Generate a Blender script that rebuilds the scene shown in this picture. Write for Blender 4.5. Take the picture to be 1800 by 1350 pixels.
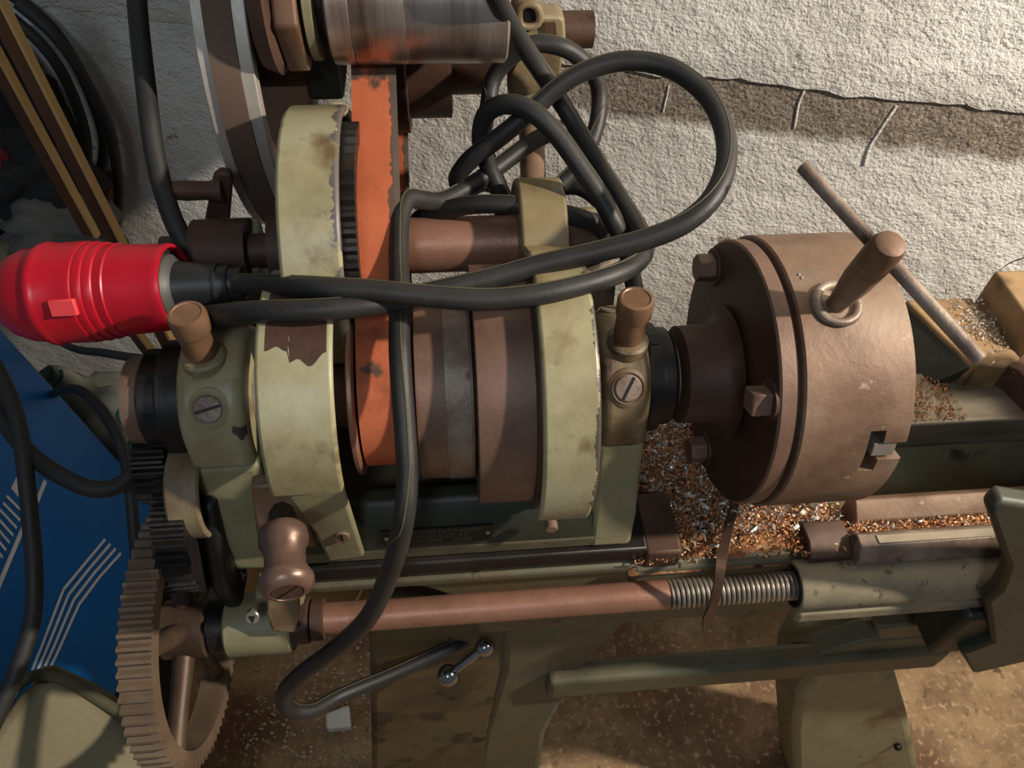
import bpy, bmesh, math, random
from math import sin, cos, pi, radians, sqrt, atan2, hypot
from mathutils import Vector as V, Matrix, noise

# ------------------------------------------------------------------ camera
scene = bpy.context.scene
for o in list(bpy.data.objects):
    bpy.data.objects.remove(o)
FPX = 1359.57
CAM = V((-0.32346726, -0.41880451, 1.59297038))
# columns: world X, Y, Z axes seen in camera axes (right, down, forward)
RX = V((0.99558283, -0.04794508, 0.08072232))
RY = V((-0.08880023, -0.76003303, 0.64378902))
RZ = V((0.03048512, -0.64811346, -0.76093337))
cam_data = bpy.data.cameras.new('camera')
cam_data.sensor_fit = 'HORIZONTAL'
cam_data.sensor_width = 36.0
cam_data.lens = 36.0 * FPX / 1800.0
cam_data.clip_start = 0.02
cam = bpy.data.objects.new('camera', cam_data)
scene.collection.objects.link(cam)
right = V((RX.x, RY.x, RZ.x)); down = V((RX.y, RY.y, RZ.y)); fwd = V((RX.z, RY.z, RZ.z))
m = Matrix((right, -down, -fwd)).transposed().to_4x4()
m.translation = CAM
cam.matrix_world = m
scene.camera = cam

# ------------------------------------------------------------------ light
scene.view_settings.view_transform = 'Standard'
scene.view_settings.look = 'None'
scene.view_settings.gamma = 1.0
scene.view_settings.use_curve_mapping = False
scene.view_settings.exposure = 0.0
world = bpy.data.worlds.new('world'); scene.world = world
world.use_nodes = True
world.node_tree.nodes['Background'].inputs[0].default_value = (0.74, 0.87, 1.0, 1)
world.node_tree.nodes['Background'].inputs[1].default_value = 0.12
def lamp(name, loc, energy, radius, col):
    d = bpy.data.lights.new(name, 'POINT'); d.energy = energy; d.shadow_soft_size = radius; d.color = col
    o = bpy.data.objects.new(name, d); o.location = loc; scene.collection.objects.link(o); return o
lamp('ceiling_bulb', (0.98, -0.40, 2.03), 150.0, 0.035, (1.0, 0.90, 0.77))

lamp('opal_ceiling_globe', (-0.55, -1.15, 2.35), 22.0, 0.16, (0.80, 0.90, 1.0))

# ------------------------------------------------------------------ helpers
def ray(px, py):
    return right * ((px - 900) / FPX) + down * ((py - 675) / FPX) + fwd
def at(px, py, X=None, Y=None, Z=None, d=None, plane=None):
    r = ray(px, py)
    if d is not None: t = d
    elif X is not None: t = (X - CAM.x) / r.x
    elif Y is not None: t = (Y - CAM.y) / r.y
    elif Z is not None: t = (Z - CAM.z) / r.z
    else:
        P, n = plane; t = (V(P) - CAM).dot(V(n)) / r.dot(V(n))
    return CAM + r * t
def path(lst): return [at(a, b, d=c) for a, b, c in lst]

class MB:
    def __init__(s): s.v = []; s.f = []
    def add(s, vs, fs):
        b = len(s.v); s.v += [V(p) for p in vs]; s.f += [tuple(i + b for i in f) for f in fs]; return s
    def box(s, a, b):
        x0, y0, z0 = a; x1, y1, z1 = b
        return s.add([(x0,y0,z0),(x1,y0,z0),(x1,y1,z0),(x0,y1,z0),(x0,y0,z1),(x1,y0,z1),(x1,y1,z1),(x0,y1,z1)],
            [(0,3,2,1),(4,5,6,7),(0,1,5,4),(1,2,6,5),(2,3,7,6),(3,0,4,7)])
    def slab(s, pts, off):            # polygon extruded by a vector
        n = len(pts); off = V(off); P = [V(p) for p in pts]
        return s.add(P + [p + off for p in P], [tuple(range(n)), tuple(range(2*n-1, n-1, -1))] +
            [(i, i + n, (i + 1) % n + n, (i + 1) % n) for i in range(n)])
    def prism(s, prof, x0, x1):       # (y,z) profile extruded along X
        return s.slab([(x0, y, z) for y, z in prof], (x1 - x0, 0, 0))
    def lathe(s, prof, p0, p1, n=48, caps=True):   # prof = [(t along p0->p1 in metres, r)]
        p0 = V(p0); ax = (V(p1) - p0).normalized()
        u = ax.orthogonal().normalized(); w = ax.cross(u)
        vs = []
        for t, r in prof:
            for k in range(n):
                a = 2*pi*k/n; vs.append(p0 + ax*t + (u*cos(a) + w*sin(a))*r)
        fs = []
        for i in range(len(prof)-1):
            for k in range(n):
                k2 = (k+1) % n
                fs.append((i*n+k, i*n+k2, (i+1)*n+k2, (i+1)*n+k))
        if caps:
            fs.append(tuple(range(n-1, -1, -1))); L = (len(prof)-1)*n; fs.append(tuple(range(L, L+n)))
        return s.add(vs, fs)
    def cyl(s, p0, p1, r, n=40, r2=None, ch=0.0):
        L = (V(p1) - V(p0)).length; r2 = r if r2 is None else r2
        if ch: prof = [(0, r-ch), (ch, r), (L-ch, r2), (L, r2-ch)]
        else: prof = [(0, r), (L, r2)]
        return s.lathe(prof, p0, p1, n)
    def hexa(s, p0, p1, r, n=6, rot=0.0, up=None):
        p0 = V(p0); p1 = V(p1); ax = (p1-p0).normalized(); u = (V(up) if up else ax.orthogonal()); u = (u - ax*u.dot(ax)).normalized(); w = ax.cross(u)
        vs = [p + (u*cos(rot+2*pi*k/n) + w*sin(rot+2*pi*k/n))*r for p in (p0, p1) for k in range(n)]
        return s.add(vs, [tuple(range(n-1,-1,-1)), tuple(range(n, 2*n))] + [(k, (k+1)%n, n+(k+1)%n, n+k) for k in range(n)])
    def ring(s, x0, x1, r0, r1, a0, a1, yc, zc, n=48):   # arch: annular sector extruded along X
        vs = []; 
        for i in range(n+1):
            a = radians(a0 + (a1-a0)*i/n)
            for x, r in ((x0, r0), (x0, r1), (x1, r1), (x1, r0)):
                vs.append((x, yc + r*cos(a), zc + r*sin(a)))
        fs = [(i*4+j, i*4+(j+1)%4, i*4+4+(j+1)%4, i*4+4+j) for i in range(n) for j in range(4)]
        fs += [(0,3,2,1), (n*4, n*4+1, n*4+2, n*4+3)]
        return s.add(vs, fs)
    def tube(s, pts, r, n=14, step=0.006, res=None):
        P = smooth(pts, step)
        vs = []; fs = []; prev = None; t0 = (P[1]-P[0]).normalized(); u = t0.orthogonal().normalized()
        for i, p in enumerate(P):
            t = ((P[min(i+1, len(P)-1)] - P[max(i-1, 0)])).normalized()
            u = (u - t*u.dot(t)).normalized(); w = t.cross(u)
            for k in range(n):
                a = 2*pi*k/n; vs.append(p + (u*cos(a) + w*sin(a))*r)
        L = len(P)
        for i in range(L-1):
            for k in range(n):
                k2 = (k+1) % n; fs.append((i*n+k, i*n+k2, (i+1)*n+k2, (i+1)*n+k))
        fs.append(tuple(range(n-1,-1,-1))); fs.append(tuple(range((L-1)*n, L*n)))
        return s.add(vs, fs)
    def torus(s, c, ax, R, r, n=36, k=12):
        c = V(c); ax = V(ax).normalized(); u = ax.orthogonal().normalized(); w = ax.cross(u); vs = []; fs = []
        for i in range(n):
            a = 2*pi*i/n; e = u*cos(a) + w*sin(a)
            for j in range(k):
                b = 2*pi*j/k; vs.append(c + e*(R + r*cos(b)) + ax*(r*sin(b)))
        for i in range(n):
            for j in range(k): fs.append((i*k+j, ((i+1)%n)*k+j, ((i+1)%n)*k+(j+1)%k, i*k+(j+1)%k))
        return s.add(vs, fs)
    def ball(s, c, r, n=20, m=12):
        return s.lathe([(r - r*cos(pi*(i+.02)/(m+.04)), r*sin(pi*(i+.02)/(m+.04))) for i in range(m+1)], V(c)-V((0,0,r)), V(c)+V((0,0,r)), n)
    def build(s, name, mat, parent=None, bevel=0.0, seg=2, ang=35, smooth_=True, kind=None, label=None, bang=40):
        me = bpy.data.meshes.new(name); me.from_pydata([tuple(p) for p in s.v], [], s.f); me.validate()
        bm = bmesh.new(); bm.from_mesh(me); bmesh.ops.recalc_face_normals(bm, faces=bm.faces); bm.to_mesh(me); bm.free()
        me.materials.append(mat)
        if smooth_:
            for p in me.polygons: p.use_smooth = True
            me.set_sharp_from_angle(angle=radians(ang))
        o = bpy.data.objects.new(name, me); scene.collection.objects.link(o)
        if parent is not None:
            o.parent = parent
            o.location = -world_loc(parent)
        if bevel:
            b = o.modifiers.new('bevel', 'BEVEL'); b.width = bevel; b.segments = seg; b.limit_method = 'ANGLE'; b.angle_limit = radians(bang)
            if smooth_: me.set_sharp_from_angle(angle=radians(bang if bang > 60 else 60)); b.harden_normals = False
        if kind: o['kind'] = kind
        if label: o['label'] = label
        return o
def world_loc(o):
    l = V(o.location); p = o.parent
    while p: l += V(p.location); p = p.parent
    return l
def smooth(pts, step=0.006):          # Catmull-Rom resample
    P = [V(p) for p in pts]; P = [P[0]*2 - P[1]] + P + [P[-1]*2 - P[-2]]; out = []
    for i in range(1, len(P)-2):
        a, b, c, d = P[i-1:i+3]; n = max(2, int((c-b).length/step))
        for k in range(n):
            t = k/n; out.append(((b*2) + (c-a)*t + (a*2 - b*5 + c*4 - d)*t*t + (b*3 - a - c*3 + d)*t**3) * 0.5)
    out.append(P[-2]); return out
def empty(name, loc, label, cat, group=None):
    o = bpy.data.objects.new(name, None); o.empty_display_size = 0.05; o.location = loc; scene.collection.objects.link(o)
    o['label'] = label; o['category'] = cat
    if group: o['group'] = group
    return o
def tag(o, label, cat, group=None, kind=None):
    o['label'] = label; o['category'] = cat
    if group: o['group'] = group
    if kind: o['kind'] = kind
    return o

# ------------------------------------------------------------------ materials
def lin(c):
    return tuple(((x/255)/12.92 if x/255 <= .04045 else ((x/255+.055)/1.055)**2.4) for x in c) + (1,)
def mat(name, cols, scale=20, rough=.6, metal=0, bump=.2, bscale=120, spots=None, spec=None, detail=6, stretch=None, coat=0, bdist=.002, rvar=.15, contrast=(.35,.65), edge=None):
    """cols: 2 or 3 colours mixed by noise.  spots: list of (colour, scale, threshold, softness)"""
    M = bpy.data.materials.new(name); M.use_nodes = True; nt = M.node_tree; N = nt.nodes; L = nt.links
    B = N['Principled BSDF']; B.inputs['Roughness'].default_value = rough; B.inputs['Metallic'].default_value = metal
    if spec is not None: B.inputs['Specular IOR Level'].default_value = spec
    if coat: B.inputs['Coat Weight'].default_value = coat
    geo = N.new('ShaderNodeNewGeometry'); vec = geo.outputs['Position']
    if stretch:
        mp = N.new('ShaderNodeMapping'); mp.inputs['Scale'].default_value = stretch; L.new(vec, mp.inputs['Vector']); vec = mp.outputs['Vector']
    def nz(sc, det=detail, r=.6, off=0):
        n = N.new('ShaderNodeTexNoise'); n.noise_dimensions = '4D'; n.inputs['W'].default_value = off; n.inputs['Scale'].default_value = sc; n.inputs['Detail'].default_value = det; n.inputs['Roughness'].default_value = r
        L.new(vec, n.inputs['Vector']); return n.outputs['Fac']
    n1 = nz(scale)
    cr = N.new('ShaderNodeValToRGB'); L.new(n1, cr.inputs['Fac']); e = cr.color_ramp.elements
    e[0].position, e[1].position = contrast; e[0].color = lin(cols[0]); e[1].color = lin(cols[-1])
    if len(cols) == 3:
        x = e.new(sum(contrast)/2); x.color = lin(cols[1])
    col = cr.outputs['Color']; hgt = nz(bscale, 8, .65, 3.1)
    for i, (c, sc, th, so) in enumerate(spots or []):
        f = nz(sc, 5, .55, 7.7 + 3*i); r2 = N.new('ShaderNodeMapRange'); r2.inputs['From Min'].default_value = th; r2.inputs['From Max'].default_value = th + so; L.new(f, r2.inputs['Value'])
        mx = N.new('ShaderNodeMix'); mx.data_type = 'RGBA'; L.new(r2.outputs['Result'], mx.inputs['Factor']); L.new(col, mx.inputs[6]); mx.inputs[7].default_value = lin(c); col = mx.outputs[2]
    if edge:                          # paint knocked off along one rim: (x of the rim, reach, colour)
        sx = N.new('ShaderNodeSeparateXYZ'); L.new(geo.outputs['Position'], sx.inputs[0])
        mr0 = N.new('ShaderNodeMapRange'); mr0.inputs['From Min'].default_value = edge[0]-edge[1]; mr0.inputs['From Max'].default_value = edge[0]; mr0.inputs['To Max'].default_value = .30; L.new(sx.outputs['X'], mr0.inputs['Value'])
        ad = N.new('ShaderNodeMath'); ad.operation = 'ADD'; L.new(mr0.outputs['Result'], ad.inputs[0]); L.new(nz(30, 7, .68, 24.9), ad.inputs[1])
        r3 = N.new('ShaderNodeMapRange'); r3.inputs['From Min'].default_value = .735; r3.inputs['From Max'].default_value = .745; L.new(ad.outputs[0], r3.inputs['Value'])
        mx = N.new('ShaderNodeMix'); mx.data_type = 'RGBA'; L.new(r3.outputs['Result'], mx.inputs['Factor']); L.new(col, mx.inputs[6]); mx.inputs[7].default_value = lin(edge[2]); col = mx.outputs[2]
    L.new(col, B.inputs['Base Color'])
    if rvar:
        mr = N.new('ShaderNodeMapRange'); mr.inputs['To Min'].default_value = max(.02, rough-rvar); mr.inputs['To Max'].default_value = min(1, rough+rvar); L.new(n1, mr.inputs['Value']); L.new(mr.outputs['Result'], B.inputs['Roughness'])
    if bump:
        b = N.new('ShaderNodeBump'); b.inputs['Strength'].default_value = bump; b.inputs['Distance'].default_value = bdist; L.new(hgt, b.inputs['Height']); L.new(b.outputs['Normal'], B.inputs['Normal'])
    return M
def plaster(band=False):
    M = mat('plaster_bare_band' if band else 'plaster', [(206,201,192),(230,226,218)], scale=7, rough=.9, bump=0, spots=[((128,118,104), 26, .66, .06), ((150,138,122), 4, .66, .2), ((96,84,66), 1.7, .68, .10)], spec=.2, rvar=0)
    nt = M.node_tree; N = nt.nodes; L = nt.links; B = N['Principled BSDF']; geo = N.new('ShaderNodeNewGeometry')
    mp = N.new('ShaderNodeMapping'); mp.inputs['Scale'].default_value = (1, 1, 1.15); L.new(geo.outputs['Position'], mp.inputs['Vector'])
    a = N.new('ShaderNodeTexNoise'); a.inputs['Scale'].default_value = 185; a.inputs['Detail'].default_value = 4; a.inputs['Roughness'].default_value = .6
    c = N.new('ShaderNodeTexNoise'); c.inputs['Scale'].default_value = 34; c.inputs['Detail'].default_value = 3
    for n in (a, c): L.new(mp.outputs['Vector'], n.inputs['Vector'])
    b1 = N.new('ShaderNodeBump'); b1.inputs['Strength'].default_value = .75; b1.inputs['Distance'].default_value = .006; L.new(a.outputs['Fac'], b1.inputs['Height'])
    b2 = N.new('ShaderNodeBump'); b2.inputs['Strength'].default_value = .5; b2.inputs['Distance'].default_value = .012; L.new(c.outputs['Fac'], b2.inputs['Height'])
    L.new(b1.outputs['Normal'], b2.inputs['Normal']); L.new(b2.outputs['Normal'], B.inputs['Normal'])
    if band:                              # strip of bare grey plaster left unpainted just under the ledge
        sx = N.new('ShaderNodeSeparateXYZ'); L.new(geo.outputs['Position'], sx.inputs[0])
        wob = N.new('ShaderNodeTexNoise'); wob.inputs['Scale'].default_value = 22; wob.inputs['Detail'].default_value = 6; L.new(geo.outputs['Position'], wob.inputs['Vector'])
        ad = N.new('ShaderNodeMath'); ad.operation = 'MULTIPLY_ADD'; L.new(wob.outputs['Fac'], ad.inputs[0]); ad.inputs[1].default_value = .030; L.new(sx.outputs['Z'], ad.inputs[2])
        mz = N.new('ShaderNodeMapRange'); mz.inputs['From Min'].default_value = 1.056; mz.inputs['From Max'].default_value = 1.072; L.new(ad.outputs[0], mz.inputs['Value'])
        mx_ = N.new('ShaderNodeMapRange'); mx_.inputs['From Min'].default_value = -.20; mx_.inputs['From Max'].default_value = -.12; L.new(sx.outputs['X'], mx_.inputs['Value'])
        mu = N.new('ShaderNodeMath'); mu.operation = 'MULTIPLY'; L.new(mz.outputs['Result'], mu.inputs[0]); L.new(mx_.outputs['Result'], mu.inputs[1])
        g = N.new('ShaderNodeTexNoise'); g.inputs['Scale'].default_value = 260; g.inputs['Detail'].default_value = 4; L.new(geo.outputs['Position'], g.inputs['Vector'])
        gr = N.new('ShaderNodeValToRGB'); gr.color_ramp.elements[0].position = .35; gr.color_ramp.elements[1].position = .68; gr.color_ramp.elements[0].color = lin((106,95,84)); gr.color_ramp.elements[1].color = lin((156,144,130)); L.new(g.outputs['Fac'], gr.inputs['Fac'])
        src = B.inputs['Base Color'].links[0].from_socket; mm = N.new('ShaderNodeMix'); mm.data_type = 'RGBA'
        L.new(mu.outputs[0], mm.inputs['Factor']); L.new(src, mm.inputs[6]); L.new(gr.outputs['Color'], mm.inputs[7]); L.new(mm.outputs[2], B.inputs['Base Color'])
    return M
PLASTER = plaster(); PLASTER_BAND = plaster(True)
def cream(name, **k):
    return mat(name, [(132,123,92),(155,147,113),(162,158,130)], scale=14, rough=.38, bump=.3, bscale=60, spots=[((122,104,72), 6, .47, .20), ((104,86,58), 24, .55, .12), ((84,74,62), 60, .70, .02), ((66,60,58), 24, .715, .012)], spec=.5, **k)
CREAM = cream('cream_paint')
CREAM_EDGE = cream('cream_paint_chipped_rim', edge=(-.397, .020, (98,90,86)))
CREAM_EDGE2 = cream('cream_paint_chipped_rim_right', edge=(-.219, .008, (74,70,60)))
CREAM_DIRTY = mat('dirty_cream_paint', [(104,88,66),(132,116,88),(138,128,100)], scale=18, rough=.5, bump=.45, bscale=90, spots=[((92,70,46), 10, .46, .16), ((64,50,38), 36, .60, .06)])
CREAM_LOW = mat('worn_green_paint', [(108,106,82),(134,126,94),(122,120,96)], scale=12, rough=.5, bump=.3, bscale=70, spots=[((92,74,48), 11, .58, .14), ((48,42,34), 30, .68, .04)])
BEDGREEN = mat('machine_green_paint', [(76,73,55),(98,91,68),(86,86,69)], scale=9, rough=.55, bump=.3, bscale=80, spots=[((104,82,50), 7, .56, .16), ((44,38,28), 22, .64, .06)])
DARKGREEN = mat('dark_green_paint', [(34,37,28),(50,52,39)], scale=12, rough=.5, bump=.25, spots=[((40,34,26), 20, .66, .05)])
RUSTPED = mat('rusty_green_paint', [(70,58,38),(96,78,48),(78,78,60)], scale=8, rough=.7, bump=.4, spots=[((58,42,26), 12, .55, .08), ((40,34,26), 30, .64, .05)])
RUST = mat('brown_rusted_steel', [(94,72,57),(120,94,75),(136,111,90)], scale=16, rough=.55, metal=.25, bump=.25, bscale=180, spots=[((104,74,54), 7, .58, .14), ((150,132,112), 9, .54, .22), ((162,140,120), 60, .64, .08)])
SHADERUST = mat('shaded_dark_rust', [(58,38,28),(78,54,40)], scale=18, rough=.5, metal=.2, bump=.2, bscale=150, spots=[((92,62,40), 9, .62, .12)])  # rust colour darkened to paint in shade on the chuck backplate
RUST_D = mat('dark_rusted_steel', [(66,46,36),(92,66,52)], scale=18, rough=.6, metal=.25, bump=.25, bscale=150, spots=[((48,32,24), 16, .62, .1)])
RUST_PULLEY = mat('rusty_pulley_iron', [(104,78,64),(128,99,82)], scale=20, rough=.5, metal=.2, bump=.2, bscale=200, spots=[((92,64,52), 10, .60, .12)])
RUST_GREY = mat('worn_grey_iron', [(104,86,74),(132,114,100),(158,142,126)], scale=24, rough=.42, metal=.3, bump=.45, bscale=130, spots=[((60,46,38), 40, .60, .08)], stretch=(1,1,1))
RUST_ORANGE = mat('orange_rusted_rod', [(132,94,76),(154,112,92)], scale=14, rough=.38, metal=.3, bump=.25, bscale=160, spots=[((108,72,50), 12, .60, .15)])
BRASS = mat('copper_brass', [(110,82,60),(150,114,86)], scale=22, rough=.42, metal=.35, bump=.12, spots=[((104,74,48), 20, .64, .1)])
KNOB = mat('bronze_knob', [(98,76,66),(130,104,90)], scale=26, rough=.34, metal=.5, bump=.12, spots=[((80,56,44), 18, .64, .1)])
STEEL = mat('bright_steel', [(150,140,128),(196,188,176)], scale=18, rough=.32, metal=.75, bump=.15, spots=[((108,84,66), 12, .62, .12)])
DRUM = mat('polished_worn_drum', [(120,92,78),(168,146,132),(200,184,172)], scale=26, rough=.28, metal=.8, bump=.3, bscale=120, stretch=(1.2,.12,.12), spots=[((120,74,50), 14, .58, .14)], contrast=(.38,.62))
DARKIRON = mat('dark_oily_iron', [(34,31,29),(52,47,43)], scale=20, rough=.42, metal=.5, bump=.25, spots=[((70,52,38), 14, .64, .1)])
BLACKIRON = mat('black_iron', [(16,15,14),(28,26,24)], scale=20, rough=.5, metal=.3, bump=.2)
GEARDARK = mat('dark_brown_gear_iron', [(70,54,42),(92,74,58)], scale=22, rough=.5, metal=.3, bump=.2)
SLEEVE = mat('dusty_grey_green_tube', [(122,112,90),(148,136,110)], scale=24, rough=.75, bump=.3, spots=[((92,80,62), 70, .60, .05), ((104,104,86), 6, .55, .15)])
GEARBROWN = mat('dusty_brown_gear', [(96,78,62),(120,100,80)], scale=22, rough=.6, metal=.2, bump=.25, spots=[((150,104,70), 9, .62, .1)])
CABLE = mat('black_rubber', [(34,33,32),(48,46,44)], scale=22, rough=.5, bump=.15, bscale=240, spec=.42, spots=[((88,80,62), 26, .68, .1)])
STRIPE = mat('faded_yellow_stripe', [(66,61,40),(88,80,50)], scale=30, rough=.6, bump=0)
CABLE2 = mat('dull_dark_rubber', [(30,29,28),(42,40,37)], scale=22, rough=.6, bump=.1)
RED = mat('red_plastic', [(168,14,32),(184,20,40)], scale=9, rough=.34, bump=.06, bscale=60, spots=[((150,14,26), 6, .64, .15)])
REDTAB = mat('light_red_plastic', [(236,72,76),(244,84,84)], scale=9, rough=.4, bump=.05)
PLUGBLACK = mat('black_gland_plastic', [(26,27,28),(36,37,38)], scale=18, rough=.45, bump=.1)
PLUGGREY = mat('dark_grey_plastic', [(74,73,70),(86,84,80)], scale=18, rough=.5, bump=.06)
BELT = mat('orange_flat_belt', [(168,86,54),(190,104,70)], scale=14, rough=.75, bump=.2, bscale=200, spots=[((128,66,42), 11, .56, .1), ((84,66,56), 20, .615, .04)], spec=.25, edge=(-.3600, .010, (92,72,60)))
BELTEDGE = mat('grey_worn_belt_edge', [(80,68,60),(98,84,74)], scale=24, rough=.8, bump=.25)
BLUE = mat('blue_enamel', [(4,92,160),(8,102,174)], scale=3, rough=.42, bump=.05)
WHITEPRINT = mat('white_print', [(200,204,206),(214,216,216)], scale=20, rough=.5, bump=0)
PLATEBLK = mat('black_name_plate', [(18,18,17),(26,25,23)], scale=30, rough=.4, metal=.2, bump=.1)
PLATETXT = mat('plate_lettering', [(66,64,56),(84,80,70)], scale=30, rough=.5, bump=0)
FLOOR = mat('dusty_floor', [(118,92,66),(152,124,90),(172,144,108)], scale=9, rough=.85, bump=.45, bscale=60, spots=[((104,74,52), 3.0, .48, .14), ((188,162,126), 80, .54, .16), ((112,88,64), 52, .56, .14), ((92,72,52), 18, .66, .06)], bdist=.004)
CONCRETE = mat('grey_dusty_concrete', [(160,144,120),(186,170,144)], scale=10, rough=.9, bump=.4)
KHAKI = mat('khaki_canvas', [(112,104,78),(132,122,94)], scale=8, rough=.85, bump=.2, bscale=300, spots=[((118,92,70), 8, .60, .15)])
KHAKI_D = mat('dark_khaki_seam', [(70,66,46),(84,78,56)], scale=12, rough=.85, bump=.2)
SACK = mat('pale_crochet_yarn', [(96,98,86),(136,136,120)], scale=7, rough=.9, bump=.5, bscale=160)
TEAL = mat('teal_yarn', [(28,84,80),(38,98,92)], scale=20, rough=.9, bump=.3)
GREYCLOTH = mat('grey_cloth', [(80,78,74),(104,100,94)], scale=12, rough=.9, bump=.4)
DARKCLOTH = mat('dark_cloth', [(24,24,24),(38,37,36)], scale=12, rough=.9, bump=.4)
DARKRED = mat('dark_red_cloth', [(110,24,20),(130,34,28)], scale=12, rough=.9, bump=.3)
WOOD = mat('varnished_wood_strip', [(74,44,18),(104,64,28)], scale=16, rough=.5, bump=.25, stretch=(1,1,.15), spots=[((58,36,18), 16, .58, .1)])
WOODEDGE = mat('bare_wood_edge', [(196,150,86),(214,172,110)], scale=16, rough=.6, bump=.2, stretch=(1,1,.15))
TANBOARD = mat('tan_board', [(128,94,56),(150,112,70)], scale=8, rough=.8, bump=.3)
CHROME = mat('chrome', [(150,152,156),(176,178,182)], scale=10, rough=.12, metal=1, bump=0, rvar=.04)
WHITEPLASTIC = mat('white_plastic', [(206,200,190),(220,214,204)], scale=20, rough=.5, bump=.05)
CHIPBASE = mat('packed_swarf', [(118,78,50),(160,112,74),(176,146,116)], scale=90, rough=.55, metal=.3, bump=1.0, bscale=260, bdist=.006, spots=[((60,42,30), 60, .58, .05)])
CHIP_S = mat('silver_swarf', [(180,172,160),(226,220,210)], scale=60, rough=.3, metal=.55, bump=0)
CHIP_O = mat('rusty_swarf', [(176,112,66),(212,154,102)], scale=60, rough=.4, metal=.25, bump=0)
RIM = mat('bright_wheel_rim', [(160,152,142),(188,180,168)], scale=18, rough=.4, metal=.25, bump=.15)
DUSTY = mat('dusty_brown_casting', [(124,98,68),(156,126,88)], scale=22, rough=.7, bump=.4, spots=[((92,72,50), 14, .58, .12)])
BEDWAY = mat('ground_bed_way', [(116,106,92),(148,138,120),(170,160,142)], scale=30, rough=.35, metal=.5, bump=.15, stretch=(.25,1,1), spots=[((96,72,50), 18, .60, .12)])

S = 1.10   # spindle height

# ================================================================== structure
def wallY(x): return 0.463 - 0.25*x          # front plane of the upper plaster
LEDGE = 1.115
rnd = random.Random(4)
def grid_wall(x0, x1, z0, z1, off, nx, nz, amp, ledge=None):
    mb = MB()
    vs = []; fs = []
    for j in range(nz+1):
        for i in range(nx+1):
            x = x0 + (x1-x0)*i/nx; t = j/nz
            zl = z0
            if ledge: zl = z0 + 0.010*noise.noise(V((x*7, 0, 3))) + 0.005*noise.noise(V((x*31, 0, 5))) + 0.0025*noise.noise(V((x*90, 0, 5)))
            z = zl + (z1-zl)*t
            o_ = off
            y = wallY(x) + o_ + amp*noise.noise(V((x*5, 1.7, z*5))) + amp*.5*noise.noise(V((x*17, 4, z*17)))
            if ledge and j == 0: y += 0.006
            vs.append((x, y, z))
    for j in range(nz):
        for i in range(nx):
            a = j*(nx+1)+i; fs.append((a, a+1, a+nx+2, a+nx+1))
    mb.add(vs, fs); return mb
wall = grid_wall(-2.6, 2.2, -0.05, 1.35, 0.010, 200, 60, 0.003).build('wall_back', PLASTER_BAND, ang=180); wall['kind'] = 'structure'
up = grid_wall(-2.6, 2.2, LEDGE, 2.7, 0.0, 420, 60, 0.003, ledge=True)
n = len(up.v); nx = 421
base = list(up.v[:nx]); b = len(up.v)
up.v += [V((p.x, p.y + 0.075, p.z + 0.004)) for p in base]
up.f += [(i+1, i, b+i, b+i+1) for i in range(nx-1)]
up.build('plaster_overhang', PLASTER, wall, ang=50)
# pale dribbles of plaster that run down over the ledge
def dribble(pts, r):
    P = [at(px, py, plane=((0, wallY(0)+.009, 1), (0.25, 1, 0))) for px, py in pts]
    MB().tube(P, r, 8, .004).build('plaster_dribble', PLASTER, wall)
dribble([(1176,150),(1172,170),(1166,196)], .0012)
dribble([(1418,150),(1405,180),(1400,205),(1396,226)], .0016)
dribble([(1576,186),(1556,215),(1540,240),(1527,262),(1520,290)], .0021)
ck_ = [at(px, py, plane=((0, wallY(0)+.010, 1), (0.25, 1, 0))) for px, py in ((1802,452),(1775,462),(1752,478),(1738,492),(1728,514))]
MB().tube(ck_, .0011, 6, .004).build('wall_crack', DARKCLOTH, wall)
fl = MB(); fl.add([(-3,-2.5,0),(3,-2.5,0),(3,1.4,0),(-3,1.4,0)], [(0,1,2,3)])
floor = fl.build('floor', FLOOR); floor['kind'] = 'structure'

# ================================================================== lathe bed and stand
bed = empty('lathe_bed', (0.0, 0.0, 0.0), 'worn green cast iron lathe bed on legs running under the headstock and chuck', 'lathe bed')
body = MB()
AR = [(-.47,.935),(-.47,.922),(-.395,.920),(-.355,.908),(-.330,.885),(-.315,.85),(-.305,.79),(1.3,.79),(1.3,.935)]
body.slab([(x,-.088,z) for x, z in AR], (0,.043,0)); body.slab([(x,.045,z) for x, z in AR], (0,.055,0))
body.box((-.47,-.088,.925), (-.16,.10,.945))
body.build('bed_casting', BEDGREEN, bed, bevel=.006)
lip = MB(); lip.box((-.47,-.092,.945), (-.150,.10,.9655)); lip.build('headstock_seat', DARKIRON, bed, bevel=.003)
MB().box((-.152,-.095,.925),(-.118,-.03,.962)).build('seat_end_block', RUST_D, bed, bevel=.003)
MB().box((-.16,-.098,.90),(.06,.10,.936)).build('gap_floor', BEDGREEN, bed, bevel=.004)
# bead along the bed front under the seat
MB().box((-.47,-.094,.925),(.05,-.084,.938)).build('front_bead', BEDGREEN, bed, bevel=.004)
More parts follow.
